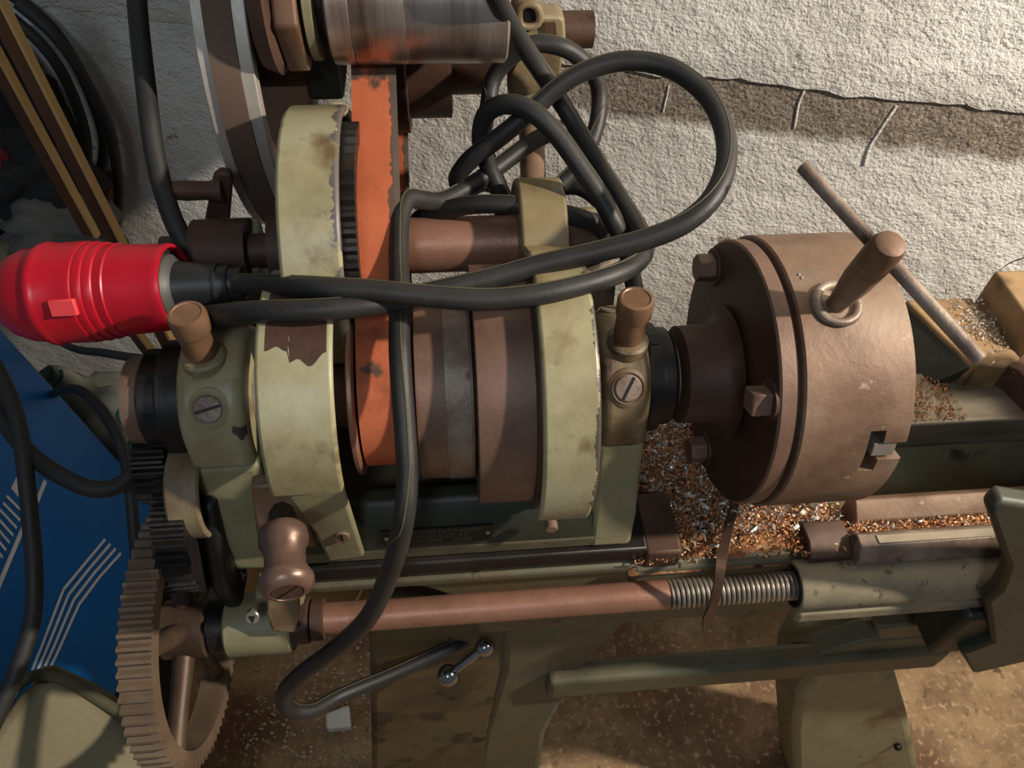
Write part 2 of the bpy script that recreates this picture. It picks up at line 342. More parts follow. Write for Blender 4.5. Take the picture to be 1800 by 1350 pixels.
# curved flange hanging below the front edge on the left
# ways on the right of the gap
way = MB(); way.prism([(-.112,.935),(-.112,.957),(-.104,.968),(-.092,.968),(-.086,.960),(-.086,.935)], .045, 1.3); way.build('front_way', RUST_GREY, bed, bevel=.0015)
MB().box((.062,-.1035,.966),(1.3,-.0945,.9692)).build('way_strip', BEDWAY, bed, bevel=.0006)
way = MB(); way.prism([(-.072,.935),(-.072,.956),(-.056,.968),(-.046,.958),(-.046,.80),(-.06,.80)], .058, 1.3); way.build('inner_front_way', RUST, bed, bevel=.0015)
way = MB(); way.prism([(.030,.80),(.030,.965),(.10,.965),(.10,.80)], .02, 1.3); way.build('rear_way', BEDWAY, bed, bevel=.002)
MB().prism([(-.046,.87),(.03,.862),(.03,.875),(-.046,.885)], .10, 1.3).build('bed_web', BEDGREEN, bed, bevel=.002)
# inclined web inside the bed
MB().slab([(.03,.028,.93),(.40,.028,.93),(.40,-.01,.885),(.05,-.03,.882)], (0,.01,-.02)).build('inner_web', BEDGREEN, bed, bevel=.003)
# stepped end of the ways in the gap
MB().prism([(-.104,.915),(-.104,.948),(-.09,.956),(-.07,.956),(-.055,.935),(-.055,.915)], .004, .045).build('way_end_block', RUST_D, bed, bevel=.0015)
# lower frame rail between the legs
rail = MB(); rail.box((-.22,-.095,.585),(.30,-.066,.640)); rail.build('frame_rail', BEDGREEN, bed, bevel=.008, seg=3)
MB().slab([at(1400,1165,Y=-.085), at(1470,1185,Y=-.085), at(1555,1160,Y=-.085), at(1640,1138,Y=-.085), at(1690,1120,Y=-.085), at(1610,1120,Y=-.085), at(1520,1128,Y=-.085)], (0,.03,0)).build('frame_gusset', BEDGREEN, bed, bevel=.004)
def leg(front_pts, thick, name, mat_, bev=.012):
    mb = MB(); mb.slab(front_pts, thick); return mb.build(name, mat_, bed, bevel=bev, seg=3)
LP = lambda px, py, Y: at(px, py, Y=Y)
leg([LP(1432,1180,-.088),LP(1545,1158,-.088),LP(1580,1200,-.095),LP(1600,1270,-.105),LP(1616,1350,-.118),LP(1630,1420,-.125),LP(1400,1420,-.125),LP(1396,1340,-.118),LP(1394,1290,-.108),LP(1402,1230,-.098)], (0,.10,0), 'leg', CREAM_LOW)
MB().ball(at(1578,1313,Y=-.1145), .0062, 20, 12).build('bolt_hole', BLACKIRON, bed)
ped = leg([LP(648,1040,-.070),LP(905,1085,-.070),LP(890,1180,-.075),LP(860,1290,-.085),LP(850,1420,-.10),LP(655,1420,-.10),LP(652,1250,-.085)], (0,.14,0), 'leg', RUSTPED, .008)
leg([LP(890,1075,-.078),LP(1110,1090,-.078),LP(1050,1150,-.078),LP(1010,1200,-.080),LP(960,1290,-.086),LP(940,1420,-.10),LP(830,1420,-.10),LP(850,1290,-.086),LP(880,1180,-.078)], (0,.05,0), 'leg_web', BEDGREEN, .010)
# tan boards seen through the left end of the bed
board = MB(); board.slab([at(395,985,Y=.05), at(660,985,Y=.05), at(668,1010,Y=.05), at(640,1075,Y=.05), at(395,1075,Y=.05)], (0,.012,0))
bo = board.build('plywood_board', TANBOARD, bevel=.001); tag(bo, 'tan plywood board with pale cut edge behind the lead screw bracket', 'board')
edge = MB().tube([at(646,1008,Y=.047), at(640,1030,Y=.047), at(625,1058,Y=.047), at(616,1070,Y=.047)], .0022, 8).build('pale_edge', WOODEDGE, bo)

# ================================================================== headstock
hs = empty('lathe_headstock', (-.34, 0.0, .9655), 'cream green belt-driven lathe headstock with stepped pulley and arched gear guards', 'headstock')
MB().box((-.46,-.086,.9655),(-.168,.10,.985)).build('base', BEDGREEN, hs, bevel=.004)
fw = MB(); fw.prism([(-.086,.98),(-.080,1.010),(-.066,1.030),(-.050,1.030),(-.050,.98)], -.455, -.175); fw.build('front_apron', DARKGREEN, hs, bevel=.004)
fw = MB(); fw.prism([(.10,.98),(.09,1.03),(.06,1.03),(.06,.98)], -.455, -.175); fw.build('rear_apron', DARKGREEN, hs, bevel=.004)
def pedestal(x0, x1, low):
    mb = MB(); mb.prism([(-.088,.966),(-.082,1.010),(-.066,1.055),(-.060,1.085),(.060,1.085),(.066,1.055),(.09,.966)], x0, x1)
    mb.build('bearing_pedestal', low, hs, bevel=.006, seg=3)
def cap(x0, x1, mat_, R=.058, screws=()):
    prof = [(-.061,1.079)] + [(R*cos(radians(a)), S + R*sin(radians(a))) for a in range(178, 0, -6)] + [(.061,1.079)]
    mb = MB(); mb.prism(prof, x0, x1); c = mb.build('bearing_cap', mat_, hs, bevel=.0085, seg=4, ang=40, bang=50)
    xm = (x0+x1)/2
    for ang, rot in screws:
        e = V((0, cos(radians(ang)), sin(radians(ang)))); p = V((xm, 0, S)) + e*(R-.004)
        w = .0165
        MB().lathe([(0, w), (.0035, w-.001), (.0055, w-.0045), (.0058, .0125), (.0045, .0115)], p, p+e, 32).build('screw_boss', mat_, c)
        sb = MB(); sb.cyl(p+e*.001, p+e*.0066, .0108, 28, ch=.001)
        so = sb.build('cap_screw', RUST_GREY, c)
        ax = V((1,0,0)); t = e.cross(ax); d = ax*cos(radians(rot)) + t*sin(radians(rot)); q = e.cross(d)
        MB().slab([p+e*.0062+d*.0098+q*.0011, p+e*.0062-d*.0098+q*.0011, p+e*.0062-d*.0098-q*.0011, p+e*.0062+d*.0098-q*.0011], e*.0008).build('screw_slot', BLACKIRON, c)
    return c
def oilcup(px, py, cp, H=.047):
    p = at(px, py, Z=S+.058)
    MB().lathe([(-.006,.0165),(.002,.0165),(.004,.0145),(.0045,.0115)], p, p+V((0,0,1)), 32).build('cup_seat', CREAM_DIRTY, cp)
    o = MB().lathe([(-.004,.0105),(.004,.0108),(.010,.0122),(.028,.0118),(H-.019,.0118),(H-.017,.0134),(H-.004,.0138),(H-.001,.0128),(H-.0005,.0108),(H-.0012,.0100)], p, p+V((0,0,1)), 36).build('oil_cup', BRASS, cp)
pedestal(-.527, -.475, CREAM_LOW); pedestal(-.206, -.166, CREAM_LOW)
capL = cap(-.527, -.477, CREAM, screws=((139, 15), (41, 30)))
capR = cap(-.206, -.166, CREAM_DIRTY, screws=((139, 62), (60, -40)))
oilcup(358, 628, capL); oilcup(1103, 600, capR)
# spindle, cone pulley
MB().lathe([(0,.03),(.44,.03)], (-.575,0,S), (0,0,S), 40).build('spindle', RUST_GREY, hs)
cp_ = MB().lathe([(0,.052),(.0,.0575),(.043,.0575),(.043,.050),(.0435,.050),(.044,.0745),(.0445,.076),(.087,.0765),(.0872,.06),(.089,.06),(.0892,.0985),(.09,.0988),(.133,.0988),(.1335,.097)], (-.393,0,S), (0,0,S), 96)
cone = cp_.build('cone_pulley', RUST_PULLEY, hs, ang=30)
MB().lathe([(0,.0761),(.0003,.0769),(.019,.0769),(.0192,.0761)], (-.327,0,S), (0,0,S), 96, caps=False).build('worn_band', RUST_GREY, cone)
rf = MB().lathe([(0,.06),(.0,.066),(.0015,.070),(.0045,.070),(.006,.066),(.006,.05)], (-.4005,0,S), (0,0,S), 80).build('pulley_flange', RUST_ORANGE, hs)
MB().lathe([(0,.05),(.0,.100),(.0025,.104),(.006,.104),(.008,.100)], (-.262,0,S), (0,0,S), 96).build('gear_flange', RUST_D, hs)
def gear(x0, x1, r, teeth, yc, zc, name, mat_, parent, bore=None, spokes=0, hub=.02, depth=None, hubx=0.0):
    mb = MB(); n = teeth*4; depth = depth or 2.1*r/teeth; rim = bore or r*.3
    vs = []; fs = []
    for x in (x0, x1):
        for k in range(n):
            a = 2*pi*k/n; rr = r if k % 4 in (1, 2) else r-depth
            a += {0: .012, 1: .0, 2: .0, 3: -.012}[k % 4]*0
            vs.append((x, yc + rr*cos(a), zc + rr*sin(a)))
        for k in range(n):
            a = 2*pi*k/n; vs.append((x, yc + rim*cos(a), zc + rim*sin(a)))
    for k in range(n):
        k2 = (k+1) % n
        fs += [(k, k2, 2*n+k2, 2*n+k), (n+k, 3*n+k, 3*n+k2, n+k2), (k, n+k, n+k2, k2), (2*n+k, 2*n+k2, 3*n+k2, 3*n+k)]
    mb.add(vs, fs); g = mb.build(name, mat_, parent, ang=25)
    return g
# gear inside the rear guard, back gear shaft, rear guards
BY, BZ = .115, 1.155
bg = gear(-.432, -.3865, .104, 52, BY, BZ, 'back_gear', DARKIRON, hs, bore=.088)
MB().lathe([(0,.089),(.004,.089),(.004,.02)], (-.41,BY,BZ), (0,BY,BZ), 60).build('back_gear_web', BLACKIRON, hs)
MB().lathe([(0,.024),(.135,.024),(.136,.03),(.15,.03)], (-.375,BY,BZ), (0,BY,BZ), 40).build('back_gear_sleeve', RUST_ORANGE, hs)
MB().lathe([(0,.015),(.40,.015)], (-.56,BY,BZ), (0,BY,BZ), 30).build('back_gear_shaft', RUST_D, hs)
gear(-.252, -.222, .036, 22, BY, BZ, 'back_gear_pinion', DARKIRON, hs, bore=.015)
gear(-.256, -.224, .1, 56, 0, S, 'bull_gear', DARKIRON, hs, bore=.03)
# guards: solid-looking cast arches
def guard(x0, x1, r, a0, a1, yc, zc, mat_, name, t=.006, bev=.004, cheek=None):
    mb = MB(); mb.ring(x0, x1, r-t, r, a0, a1, yc, zc, 60)
    g = mb.build(name, mat_, hs, bevel=bev, seg=3, bang=50, ang=50)
    if cheek is not None:
        c = MB(); c.ring(cheek[0], cheek[1], cheek[2], r-.002, a0, a1, yc, zc, 60); c.build('guard_cheek', mat_, g, bevel=.002)
    return g
g1 = guard(-.4415, -.396, .117, -20, 192, BY, BZ, CREAM_EDGE, 'gear_guard', cheek=(-.4415,-.437,.085))
lp = [V((-.404,BY+.114*cos(radians(a)),BZ+.114*sin(radians(a)))) for a in (58, 40)]
MB().tube([at(585,190,Y=lp[0].y), at(598,191,Y=lp[0].y), at(607,200,Y=lp[0].y+.004), at(609,216,Y=lp[0].y+.012)], .0055, 12).build('guard_lip', CREAM, g1)
g2 = guard(-.458, -.404, .101, 55, 180, 0, S, CREAM, 'gear_guard', bev=.009, cheek=(-.458,-.452,.055))
MB().slab([(-.446,-.101,1.098),(-.4045,-.101,1.11),(-.4025,-.0945,.990),(-.434,-.0945,.985),(-.4365,-.098,1.040)], (0,.007,0)).build('guard_foot', CREAM_LOW, g2, bevel=.003)
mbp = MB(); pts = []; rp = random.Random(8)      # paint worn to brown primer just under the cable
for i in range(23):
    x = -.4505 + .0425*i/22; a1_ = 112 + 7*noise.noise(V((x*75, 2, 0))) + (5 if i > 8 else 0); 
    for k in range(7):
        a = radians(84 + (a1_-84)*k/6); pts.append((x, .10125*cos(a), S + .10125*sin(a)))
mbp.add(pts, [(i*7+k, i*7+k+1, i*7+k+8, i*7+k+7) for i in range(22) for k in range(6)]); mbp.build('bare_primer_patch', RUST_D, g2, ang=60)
sc = at(602,936,Y=-.094); MB().cyl(sc, sc+V((0,-.006,.001)), .0065, 24, ch=.001).build('guard_screw', RUST, g2)
MB().box(sc+V((-.001,-.0066,-.006)), sc+V((.001,-.0055,.006))).build('screw_slot', BLACKIRON, g2)
g3 = guard(-.2595, -.218, .1165, 70, 204, 0, S, CREAM_EDGE2, 'gear_guard', bev=.004, cheek=(-.222,-.218,.085))
g4 = guard(-.2595, -.220, .055, -10, 190, BY, BZ, CREAM, 'gear_guard', bev=.005, cheek=(-.2595,-.255,.02))
# filler between the rear pinion guard and the arch in front of it
MB().slab([(-.2595,.062,1.165),(-.2595,.010,1.2155),(-.2595,.036,1.209),(-.2595,.075,1.185)], (.0395,0,0)).build('guard_bridge', CREAM, g3, bevel=.003)
sc = at(968,917,Y=-.090); MB().cyl(sc, sc+V((0,-.008,.0)), .0055, 20, ch=.001).build('guard_screw', RUST, g3)
# name plate
np_ = at(768,934,Y=-.086); np_ = V((np_.x,-.0825,1.000))
pn = V((0,-.98,.196)).normalized(); pu = V((0,.196,.98)).normalized(); px_ = V((1,0,0))
def plate(c, w, h, t, off=0): 
    c = V(c)+pn*off
    return MB().slab([c-px_*w-pu*h, c+px_*w-pu*h, c+px_*w+pu*h, c-px_*w+pu*h], pn*t)
pl = plate(np_, .0475, .0095, .0015).build('name_plate', PLATEBLK, hs)
for s in (-1, 1): 
    c = np_ + px_*(.0435*s) + pn*.0014; MB().lathe([(0,.0022),(.0009,.0018),(.0012,.0006)], c, c+pn, 14).build('plate_rivet', STEEL, pl)
def text(body_, size, c, right_, up_, nrm, mat_, parent, name='lettering', ext=.0002):
    cu = bpy.data.curves.new(name, 'FONT'); cu.body = body_; cu.size = size; cu.align_x = 'CENTER'; cu.align_y = 'CENTER'; cu.extrude = ext
    tmp = bpy.data.objects.new('tmp', cu); scene.collection.objects.link(tmp)
    dg = bpy.context.evaluated_depsgraph_get(); me = bpy.data.meshes.new_from_object(tmp.evaluated_get(dg))
    bpy.data.objects.remove(tmp)
    M4 = Matrix((right_, up_, nrm)).transposed().to_4x4(); M4.translation = V(c); me.transform(M4)
    me.materials.clear(); me.materials.append(mat_)
    o = bpy.data.objects.new(name, me); scene.collection.objects.link(o); o.parent = parent; o.location = -world_loc(parent); return o
for i, t in enumerate(('ACTHVAN DEXTHOMME', 'HABIT & CIE  RA', 'MACHINE  .  SUISSE')):
    text(t, .0062, np_ + pn*.0017 + pu*(.0055-.0055*i) + px_*.004, px_, pu, pn, PLATETXT, pl)
# collars at both spindle ends
col = MB(); col.lathe([(0,.036),(.002,.041),(.016,.041),(.016,.046),(.018,.0475),(.036,.0475)], (-.562,0,S), (0,0,S), 48); col.build('spindle_collar', DARKIRON, hs)
for k in range(8):
    a = 2*pi*k/8+.3; e = V((0,cos(a),sin(a))); t = V((0,-sin(a),cos(a))); p = V((-.553,0,S))+e*.0405
    MB().slab([p-t*.004-V((.007,0,0)), p+t*.004-V((.007,0,0)), p+t*.004+V((.007,0,0)), p-t*.004+V((.007,0,0))], e*.0012).build('collar_notch', BLACKIRON, hs)
MB().lathe([(0,.028),(.002,.036),(.014,.037),(.016,.034)], (-.577,0,S), (0,0,S), 40).build('spindle_end_nut', RUST, hs)
col = MB(); col.lathe([(0,.044),(.004,.046),(.013,.046),(.0135,.041),(.016,.0415),(.024,.0415),(.027,.039)], (-.166,0,S), (0,0,S), 64); nutR = col.build('spindle_nut', DARKIRON, hs, ang=25)
for k in range(6):
    a = 2*pi*k/6+.55; e = V((0,cos(a),sin(a))); t = V((0,-sin(a),cos(a))); p = V((-.1575,0,S))+e*.0452
    MB().slab([p-t*.005-V((.004,0,0)), p+t*.005-V((.004,0,0)), p+t*.005+V((.004,0,0)), p-t*.005+V((.004,0,0))], e*.0012).build('nut_notch', BLACKIRON, nutR)
# index lever bracket and knob
kb = MB(); q = [at(px, py, Y=-.0935) for px, py in ((556,962),(540,905),(528,872),(505,858),(470,855),(440,858),(446,900),(452,945),(462,972))]
kb.slab(q, (0,.012,.0)); kb = kb.build('lever_bracket', RUST, hs, bevel=.002)
MB().slab([at(px, py, Y=-.0942) for px, py in ((470,930),(472,903),(482,888),(497,883),(512,890),(521,908),(525,935))], (0,.002,0)).build('bracket_hole', BLACKIRON, kb)
k0 = at(497,925,Y=-.128); k1 = at(503,1012,Y=-.166); ax = (k1-k0).normalized()
kn = MB().lathe([(0,.009),(.0005,.013),(.004,.0163),(.010,.0172),(.0145,.0168),(.018,.0148),(.024,.0138),(.032,.0140),(.037,.0165),(.041,.0186),(.045,.0186),(.049,.0165),(.051,.0135),(.0512,.0112),(.0495,.0108)], k0, k1, 40).build('plunger_knob', KNOB, hs)
MB().cyl(k0+ax*.0485, k0+ax*.0508, .0105, 28).build('knob_screw', RUST_D, kn)
e = ax; d = (px_*.75+V((0,.3,.6))); d = (d - e*d.dot(e)).normalized(); qv = e.cross(d); p = k0+ax*.0506
MB().slab([p+d*.0095+qv*.0007, p-d*.0095+qv*.0007, p-d*.0095-qv*.0007, p+d*.0095-qv*.0007], e*.0006).build('screw_slot', BLACKIRON, kn)
# rear lever with handle on the left (eccentric of the back gear)
rl = MB(); rl.slab([at(345,410,Y=.150), at(358,395,Y=.15), at(374,312,Y=.15), at(384,304,Y=.15), at(404,306,Y=.15), at(408,322,Y=.15), at(402,400,Y=.15), at(398,470,Y=.15), at(352,480,Y=.15), at(340,455,Y=.15)], (0,.010,0))
rl = rl.build('eccentric_lever', RUST_D, hs, bevel=.002)
for p in ((359,412), (353,440)): c = at(*p, Y=.149); MB().ball(c, .0032, 12, 8).build('rivet', STEEL, rl)
MB().lathe([(0,.0075),(.012,.0085),(.03,.0078),(.038,.0095),(.042,.0095)], at(300,335,Y=.146), at(372,335,Y=.146), 24).build('lever_handle', RUST_D, rl)
MB().lathe([(0,.028),(.045,.028)], (-.532,BY,BZ), (0,BY,BZ), 32).build('eccentric_boss', RUST_D, hs)
MB().lathe([(0,.033),(.022,.033)], (-.468,BY,BZ), (0,BY,BZ), 32).build('shaft_collar', RUST_D, hs)
MB().slab([(-.53,.09,1.14),(-.53,.145,1.17),(-.53,.15,1.0),(-.53,.06,1.0)], (.05,0,0)).build('rear_bracket', CREAM_LOW, hs, bevel=.004)
MB().slab([(-.205,.09,1.14),(-.205,.145,1.17),(-.205,.12,1.0),(-.205,.05,1.0)], (.035,0,0)).build('rear_bracket', CREAM_DIRTY, hs, bevel=.004)
# small cast hook left of the left bearing (change gear quadrant arm)
qa = MB(); qa.ring(-.547, -.520, .036, .041, 75, 285, -.052, 1.047, 40); qa.build('quadrant_arm', CREAM_DIRTY, hs, bevel=.003)

# ================================================================== chuck
ch = empty('lathe_chuck', (-.03, 0, S-.115), 'large brown rusted lathe chuck on the spindle nose with a key in its side', 'chuck')
cb = MB().lathe([(0,.100),(.0,.1135),(.0015,.115),(.0820,.115),(.0835,.1135),(.0835,.02),(.07,.02)], (-.0708,0,S), (0,0,S), 128).build('chuck_body', RUST, ch, ang=30)
bp = MB().lathe([(0,.03),(0,.1105),(.0015,.112),(.0125,.112),(.0135,.110),(.014,.105),(.018,.105)], (-.0877,0,S), (0,0,S), 128).build('backplate', RUST_PULLEY, ch, ang=30)
MB().lathe([(0,.04),(0,.1095),(.0006,.1102),(.0012,.1102)], (-.0882,0,S), (0,0,S), 128).build('backplate_shade', SHADERUST, bp, ang=30)  # thin darker disc: shade of the side turned from the bulb, put into colour
MB().lathe([(0,.038),(.001,.0415),(.030,.0425),(.036,.046),(.039,.052),(.0395,.058)], (-.1315,0,S), (0,0,S), 64).build('hub', RUST_D, ch, ang=40)
for px, py in ((1247,470), (1345,705), (1232,790)):
    c = at(px, py, X=-.0925); v = V((0, c.y, c.z-S)); rr = v.length; 
    e = v.normalized()*min(rr, .095); c = V((-.0877, e.y, S+e.z))
    b_ = MB(); b_.hexa(c, c+V((-.017,0,0)), .0125, 4 if px == 1345 else 6, rot=.6, up=e); b_.build('flange_bolt', RUST_PULLEY, ch, bevel=.0012)
    MB().cyl(c, c+V((-.0025,0,0)), .0165, 28).build('bolt_washer', RUST_D, ch)
# jaw slot (T shaped) at the front face, with a bright jaw
def chuck_pt(px, py): 
    r = ray(px, py); o = CAM - V((0,0,S)); A = r.y**2+r.z**2; B_ = o.y*r.y+o.z*r.z; Cc = o.y**2+o.z**2-.115**2
    return CAM + r*((-B_-sqrt(max(0,B_*B_-A*Cc)))/A)
def radial(p): return V((0, p.y, p.z-S)).normalized()
js = chuck_pt(1540, 795); er = radial(js); et = V((1,0,0)).cross(er)
def cpatch(name, mat_, x0, x1, t0, t1, h0, h1, parent):
    p = V((0,0,S)) + er*.115
    return MB().slab([p+V((x0,0,0))+et*t0+er*h0, p+V((x1,0,0))+et*t0+er*h0, p+V((x1,0,0))+et*t1+er*h0, p+V((x0,0,0))+et*t1+er*h0], er*(h1-h0)).build(name, mat_, parent, bevel=.0006)
cutter = MB(); p = V((0,0,S)) + er*.115
def cut(x0, x1, t0, t1, h0, h1): cutter.slab([p+V((x0,0,0))+et*t0+er*h0, p+V((x1,0,0))+et*t0+er*h0, p+V((x1,0,0))+et*t1+er*h0, p+V((x0,0,0))+et*t1+er*h0], er*(h1-h0))
cut(-.018, -.006, -.019, .019, -.06, .02)
cut(-.0065, .03, -.008, .008, -.06, .02)
me = bpy.data.meshes.new('cut'); me.from_pydata([tuple(v) for v in cutter.v], [], cutter.f)
bm = bmesh.new(); bm.from_mesh(me); bmesh.ops.recalc_face_normals(bm, faces=bm.faces); bm.to_mesh(me); bm.free()
co = bpy.data.objects.new('cut', me); scene.collection.objects.link(co)
cb.location = (0,0,0); cb.parent = None
bo_ = cb.modifiers.new('slot', 'BOOLEAN'); bo_.object = co; bo_.operation = 'DIFFERENCE'; bo_.solver = 'EXACT'; bo_.use_self = True
dg = bpy.context.evaluated_depsgraph_get(); dg.update(); newme = bpy.data.meshes.new_from_object(cb.evaluated_get(dg)); cb.modifiers.clear(); cb.data = newme
bpy.data.objects.remove(co); cb.parent = ch; cb.location = -world_loc(ch)
cpatch('jaw', STEEL, -.0115, .006, -.0065, .0055, -.05, -.002, ch)
kb_ = V((-.0407, -.0338, 1.2099)); kd = V((0, -.294, .956)).normalized()
MB().torus(kb_ + kd*.001, kd, .0155, .0034, 40, 12).build('key_socket', RUST_GREY, ch)
for p_ in ((1404,483), (1409,489)): MB().ball(chuck_pt(*p_), .0012, 8, 6).build('metal_fleck', STEEL, ch)
# chuck key (a loose tool)
ck = empty('chuck_key', kb_, 'brown steel chuck key standing in the chuck with a thin crossbar', 'chuck key')
MB().lathe([(-.03,.007),(.004,.0072),(.012,.0085),(.035,.0112),(.066,.0118),(.074,.0115),(.0785,.0098),(.080,.0075)], kb_, kb_+kd, 36).build('key_stem', RUST, ck)
kc = kb_ + kd*.062
b0 = at(1410,292,plane=(kc, kd)); b1 = at(1724,634,plane=(kc, kd))
MB().cyl(b0, b1, .0047, 24, ch=.0008).build('crossbar', RUST_GREY, ck)

# ================================================================== lead screw
LY, LZ = -.115, .9185
ls = empty('lead_screw', (-.25, LY, LZ-.02), 'rusty orange lead screw rod with a threaded stretch along the bed front', 'lead screw')
MB().lathe([(0,.0137),(.315,.0137)], (-.445,LY,LZ), (0,LY,LZ), 40).build('rod', RUST_ORANGE, ls)
th = MB(); pitch = .00475; r0, r1 = .0112, .0140; n = 32; turns = int(.135/pitch); vs = []; fs = []
steps = turns*n
for i in range(steps+1):
    a = 2*pi*i/n; x = -.1305 + pitch*i/n
    for dx, r in ((0, r0), (.0012, r1), (.0028, r1), (.0038, r0)):
        vs.append((x+dx, LY + r*cos(a), LZ + r*sin(a)))
for i in range(steps):
    for j in range(3): fs.append((i*4+j, i*4+4+j, i*4+5+j, i*4+1+j))
th.add(vs, fs); th.build('screw_thread', STEEL, ls, ang=30)
MB().lathe([(0,.0113),(.16,.0113)], (-.1315,LY,LZ), (0,LY,LZ), 32).build('thread_core', BLACKIRON, ls)
# collars and left bracket
MB().lathe([(0,.0165),(.001,.0185),(.011,.0185),(.012,.0165)], (-.457,LY,LZ), (0,LY,LZ), 40).build('collar', RUST_D, ls)
MB().lathe([(0,.0205),(.014,.0205),(.015,.019)], (-.473,LY,LZ), (0,LY,LZ), 40).build('collar', RUST_D, ls)
lb = empty('lead_screw_bracket', (-.5, LY, LZ-.028), 'chipped green cast bracket holding the left end of the lead screw', 'bracket')
MB().lathe([(0,.0255),(.002,.0275),(.055,.0275),(.057,.0255)], (-.5295,LY,LZ), (0,LY,LZ), 48).build('bracket_barrel', CREAM_LOW, lb)
MB().slab([at(468,1045,Y=-.125), at(520,1045,Y=-.125), at(527,1080,Y=-.135), at(520,1115,Y=-.14), at(476,1112,Y=-.14), at(470,1080,Y=-.135)], (0,.03,.012)).build('bracket_web', CREAM_DIRTY, lb, bevel=.003)
MB().box((-.50,-.11,LZ+.01),(-.462,-.085,.96)).build('bracket_arm', CREAM_LOW, lb, bevel=.003)
sc = at(443,1085,Y=-.134); sn = V((0,-.72,.69)).normalized()
MB().cyl(sc-sn*.006, sc+sn*.001, .0058, 24, ch=.0008).build('set_screw', STEEL, lb)
MB().slab([sc+sn*.0011+V((.003,.001,.001)), sc+sn*.0011+V((.0005,-.0035,-.0035)), sc+sn*.0011+V((-.003,.001,.001))], sn*.0003).build('screw_socket', BLACKIRON, lb)
MB().lathe([(0,.020),(.012,.020),(.013,.0235),(.026,.0235)], (-.556,LY,LZ), (0,LY,LZ), 40).build('shaft_collar', DARKIRON, ls)
# sleeve nut on the right
sl = empty('lead_screw_sleeve', (.05, LY, LZ-.03), 'dusty green tubular cover around the lead screw beside the carriage', 'screw cover')
so = MB(); so.lathe([(0,.0175),(0,.0235),(.002,.0245),(.30,.0245)], (-.0085,LY,LZ), (0,LY,LZ), 48, caps=False); so.build('cover_tube', SLEEVE, sl)
MB().lathe([(.004,.0175),(0,.0175),(0,.0205),(.003,.021)], (-.0095,LY,LZ), (0,LY,LZ), 40, caps=False).build('tube_mouth', BLACKIRON, sl)
MB().box((-.005,-.139,.885),(.30,-.09,.905)).build('cover_ledge', SLEEVE, sl, bevel=.004)

# ================================================================== change gears
gb = empty('change_gear', (-.57, LY, LZ-.116), 'large dusty brown spoked change gear on the lead screw end', 'gear')
GX0, GX1 = -.5795, -.5545
gear(GX0, GX1, .117, 76, LY, LZ, 'toothed_rim', GEARBROWN, gb, bore=.100, depth=.0042)
MB().lathe([(0,.016),(0,.0255),(.036,.0255),(.038,.022)], (GX0-.004,LY,LZ), (0,LY,LZ), 40).build('gear_hub', GEARDARK, gb)
for k in range(5):
    a = radians(-92 + 72*k); e = V((0,cos(a),sin(a)))
    MB().lathe([(0,.0095),(.05,.0078),(.082,.0085)], V(((GX0+GX1)/2,LY,LZ))+e*.02, V(((GX0+GX1)/2,LY,LZ))+e*.1, 18).build('gear_spoke', GEARDARK, gb)
gm = empty('change_gear', (-.55, -.058, .955), 'black oily intermediate change gear between the spindle gear and the spoked gear', 'gear')
gear(-.5585, -.5335, .062, 44, -.058, 1.012, 'toothed_rim', DARKIRON, gm, bore=.020, depth=.0042)
MB().lathe([(0,.021),(.04,.021)], (-.565,-.058,1.012), (0,-.058,1.012), 32).build('gear_hub', BLACKIRON, gm)
gs = empty('change_gear', (-.56, -.03, 1.02), 'small dark tumbler gear under the spindle collar', 'gear')
gear(-.5765, -.551, .034, 24, -.030, 1.055, 'toothed_rim', DARKIRON, gs, bore=.008, depth=.0042)
qd = MB(); qd.slab([(-.528,-.03,1.06),(-.528,-.075,1.055),(-.528,-.115,.985),(-.528,-.11,.94),(-.528,-.075,.935),(-.528,-.05,.99)], (.014,0,0))
qd = qd.build('gear_quadrant', BLACKIRON, bevel=.004); tag(qd, 'black gear quadrant plate behind the intermediate change gear', 'gear bracket')

# ================================================================== carriage on the right
ca = empty('lathe_carriage', (.32, 0, .93), 'lathe carriage saddle with dark green apron at the right edge', 'carriage')
# saddle bridge and cross slide
sb = MB(); sb.slab([(.197,.180,1.0),(.276,.180,1.0),(.285,.085,1.0),(.262,.075,1.0),(.227,.080,1.0)], (0,0,-.05)); sb.build('saddle_wing', DUSTY, ca, bevel=.003)
MB().slab([(.197,.180,.995),(.227,.080,.995),(.190,.085,.955),(.172,.165,.955)], (.02,.0,-.004)).build('saddle_flank', DARKGREEN, ca, bevel=.002)
arm = MB(); P = [at(1700,655,Z=1.0), at(1745,645,Z=1.0), at(1775,680,Z=1.0), at(1800,750,Z=1.0), at(1840,900,Z=1.0), at(1900,900,Z=1.0), at(1900,640,Z=1.0), at(1800,600,Z=1.0), at(1740,630,Z=1.0)]
arm.slab([(.232,.078,.992),(.262,.086,.996),(.275,.070,.998),(.285,.03,.998),(.285,-.05,.998),(.278,-.115,.995),(.40,-.115,.995),(.40,.1,.995),(.29,.10,.995)], (0,0,-.035)); arm.build('saddle_bridge', RUST_D, ca, bevel=.012, seg=4)
MB().box((.288,.09,.985),(.45,.185,1.035)).build('cross_slide', DUSTY, ca, bevel=.003)
MB().box((.282,-.10,.994),(.40,.03,1.06)).build('compound_slide', DARKGREEN, ca, bevel=.004)
MB().box((.29,-.085,1.06),(.385,.015,1.165)).build('tool_post', RUST_D, ca, bevel=.005)
for tx in (.31,.365):
    for ty in (-.066,-.004): MB().hexa((tx,ty,1.16), (tx,ty,1.185), .009, 4).build('tool_post_bolt', RUST_GREY, ca, bevel=.001)
MB().box((.284,-.092,1.09),(.30,.022,1.135)).build('tool_holder', DARKIRON, ca, bevel=.002)
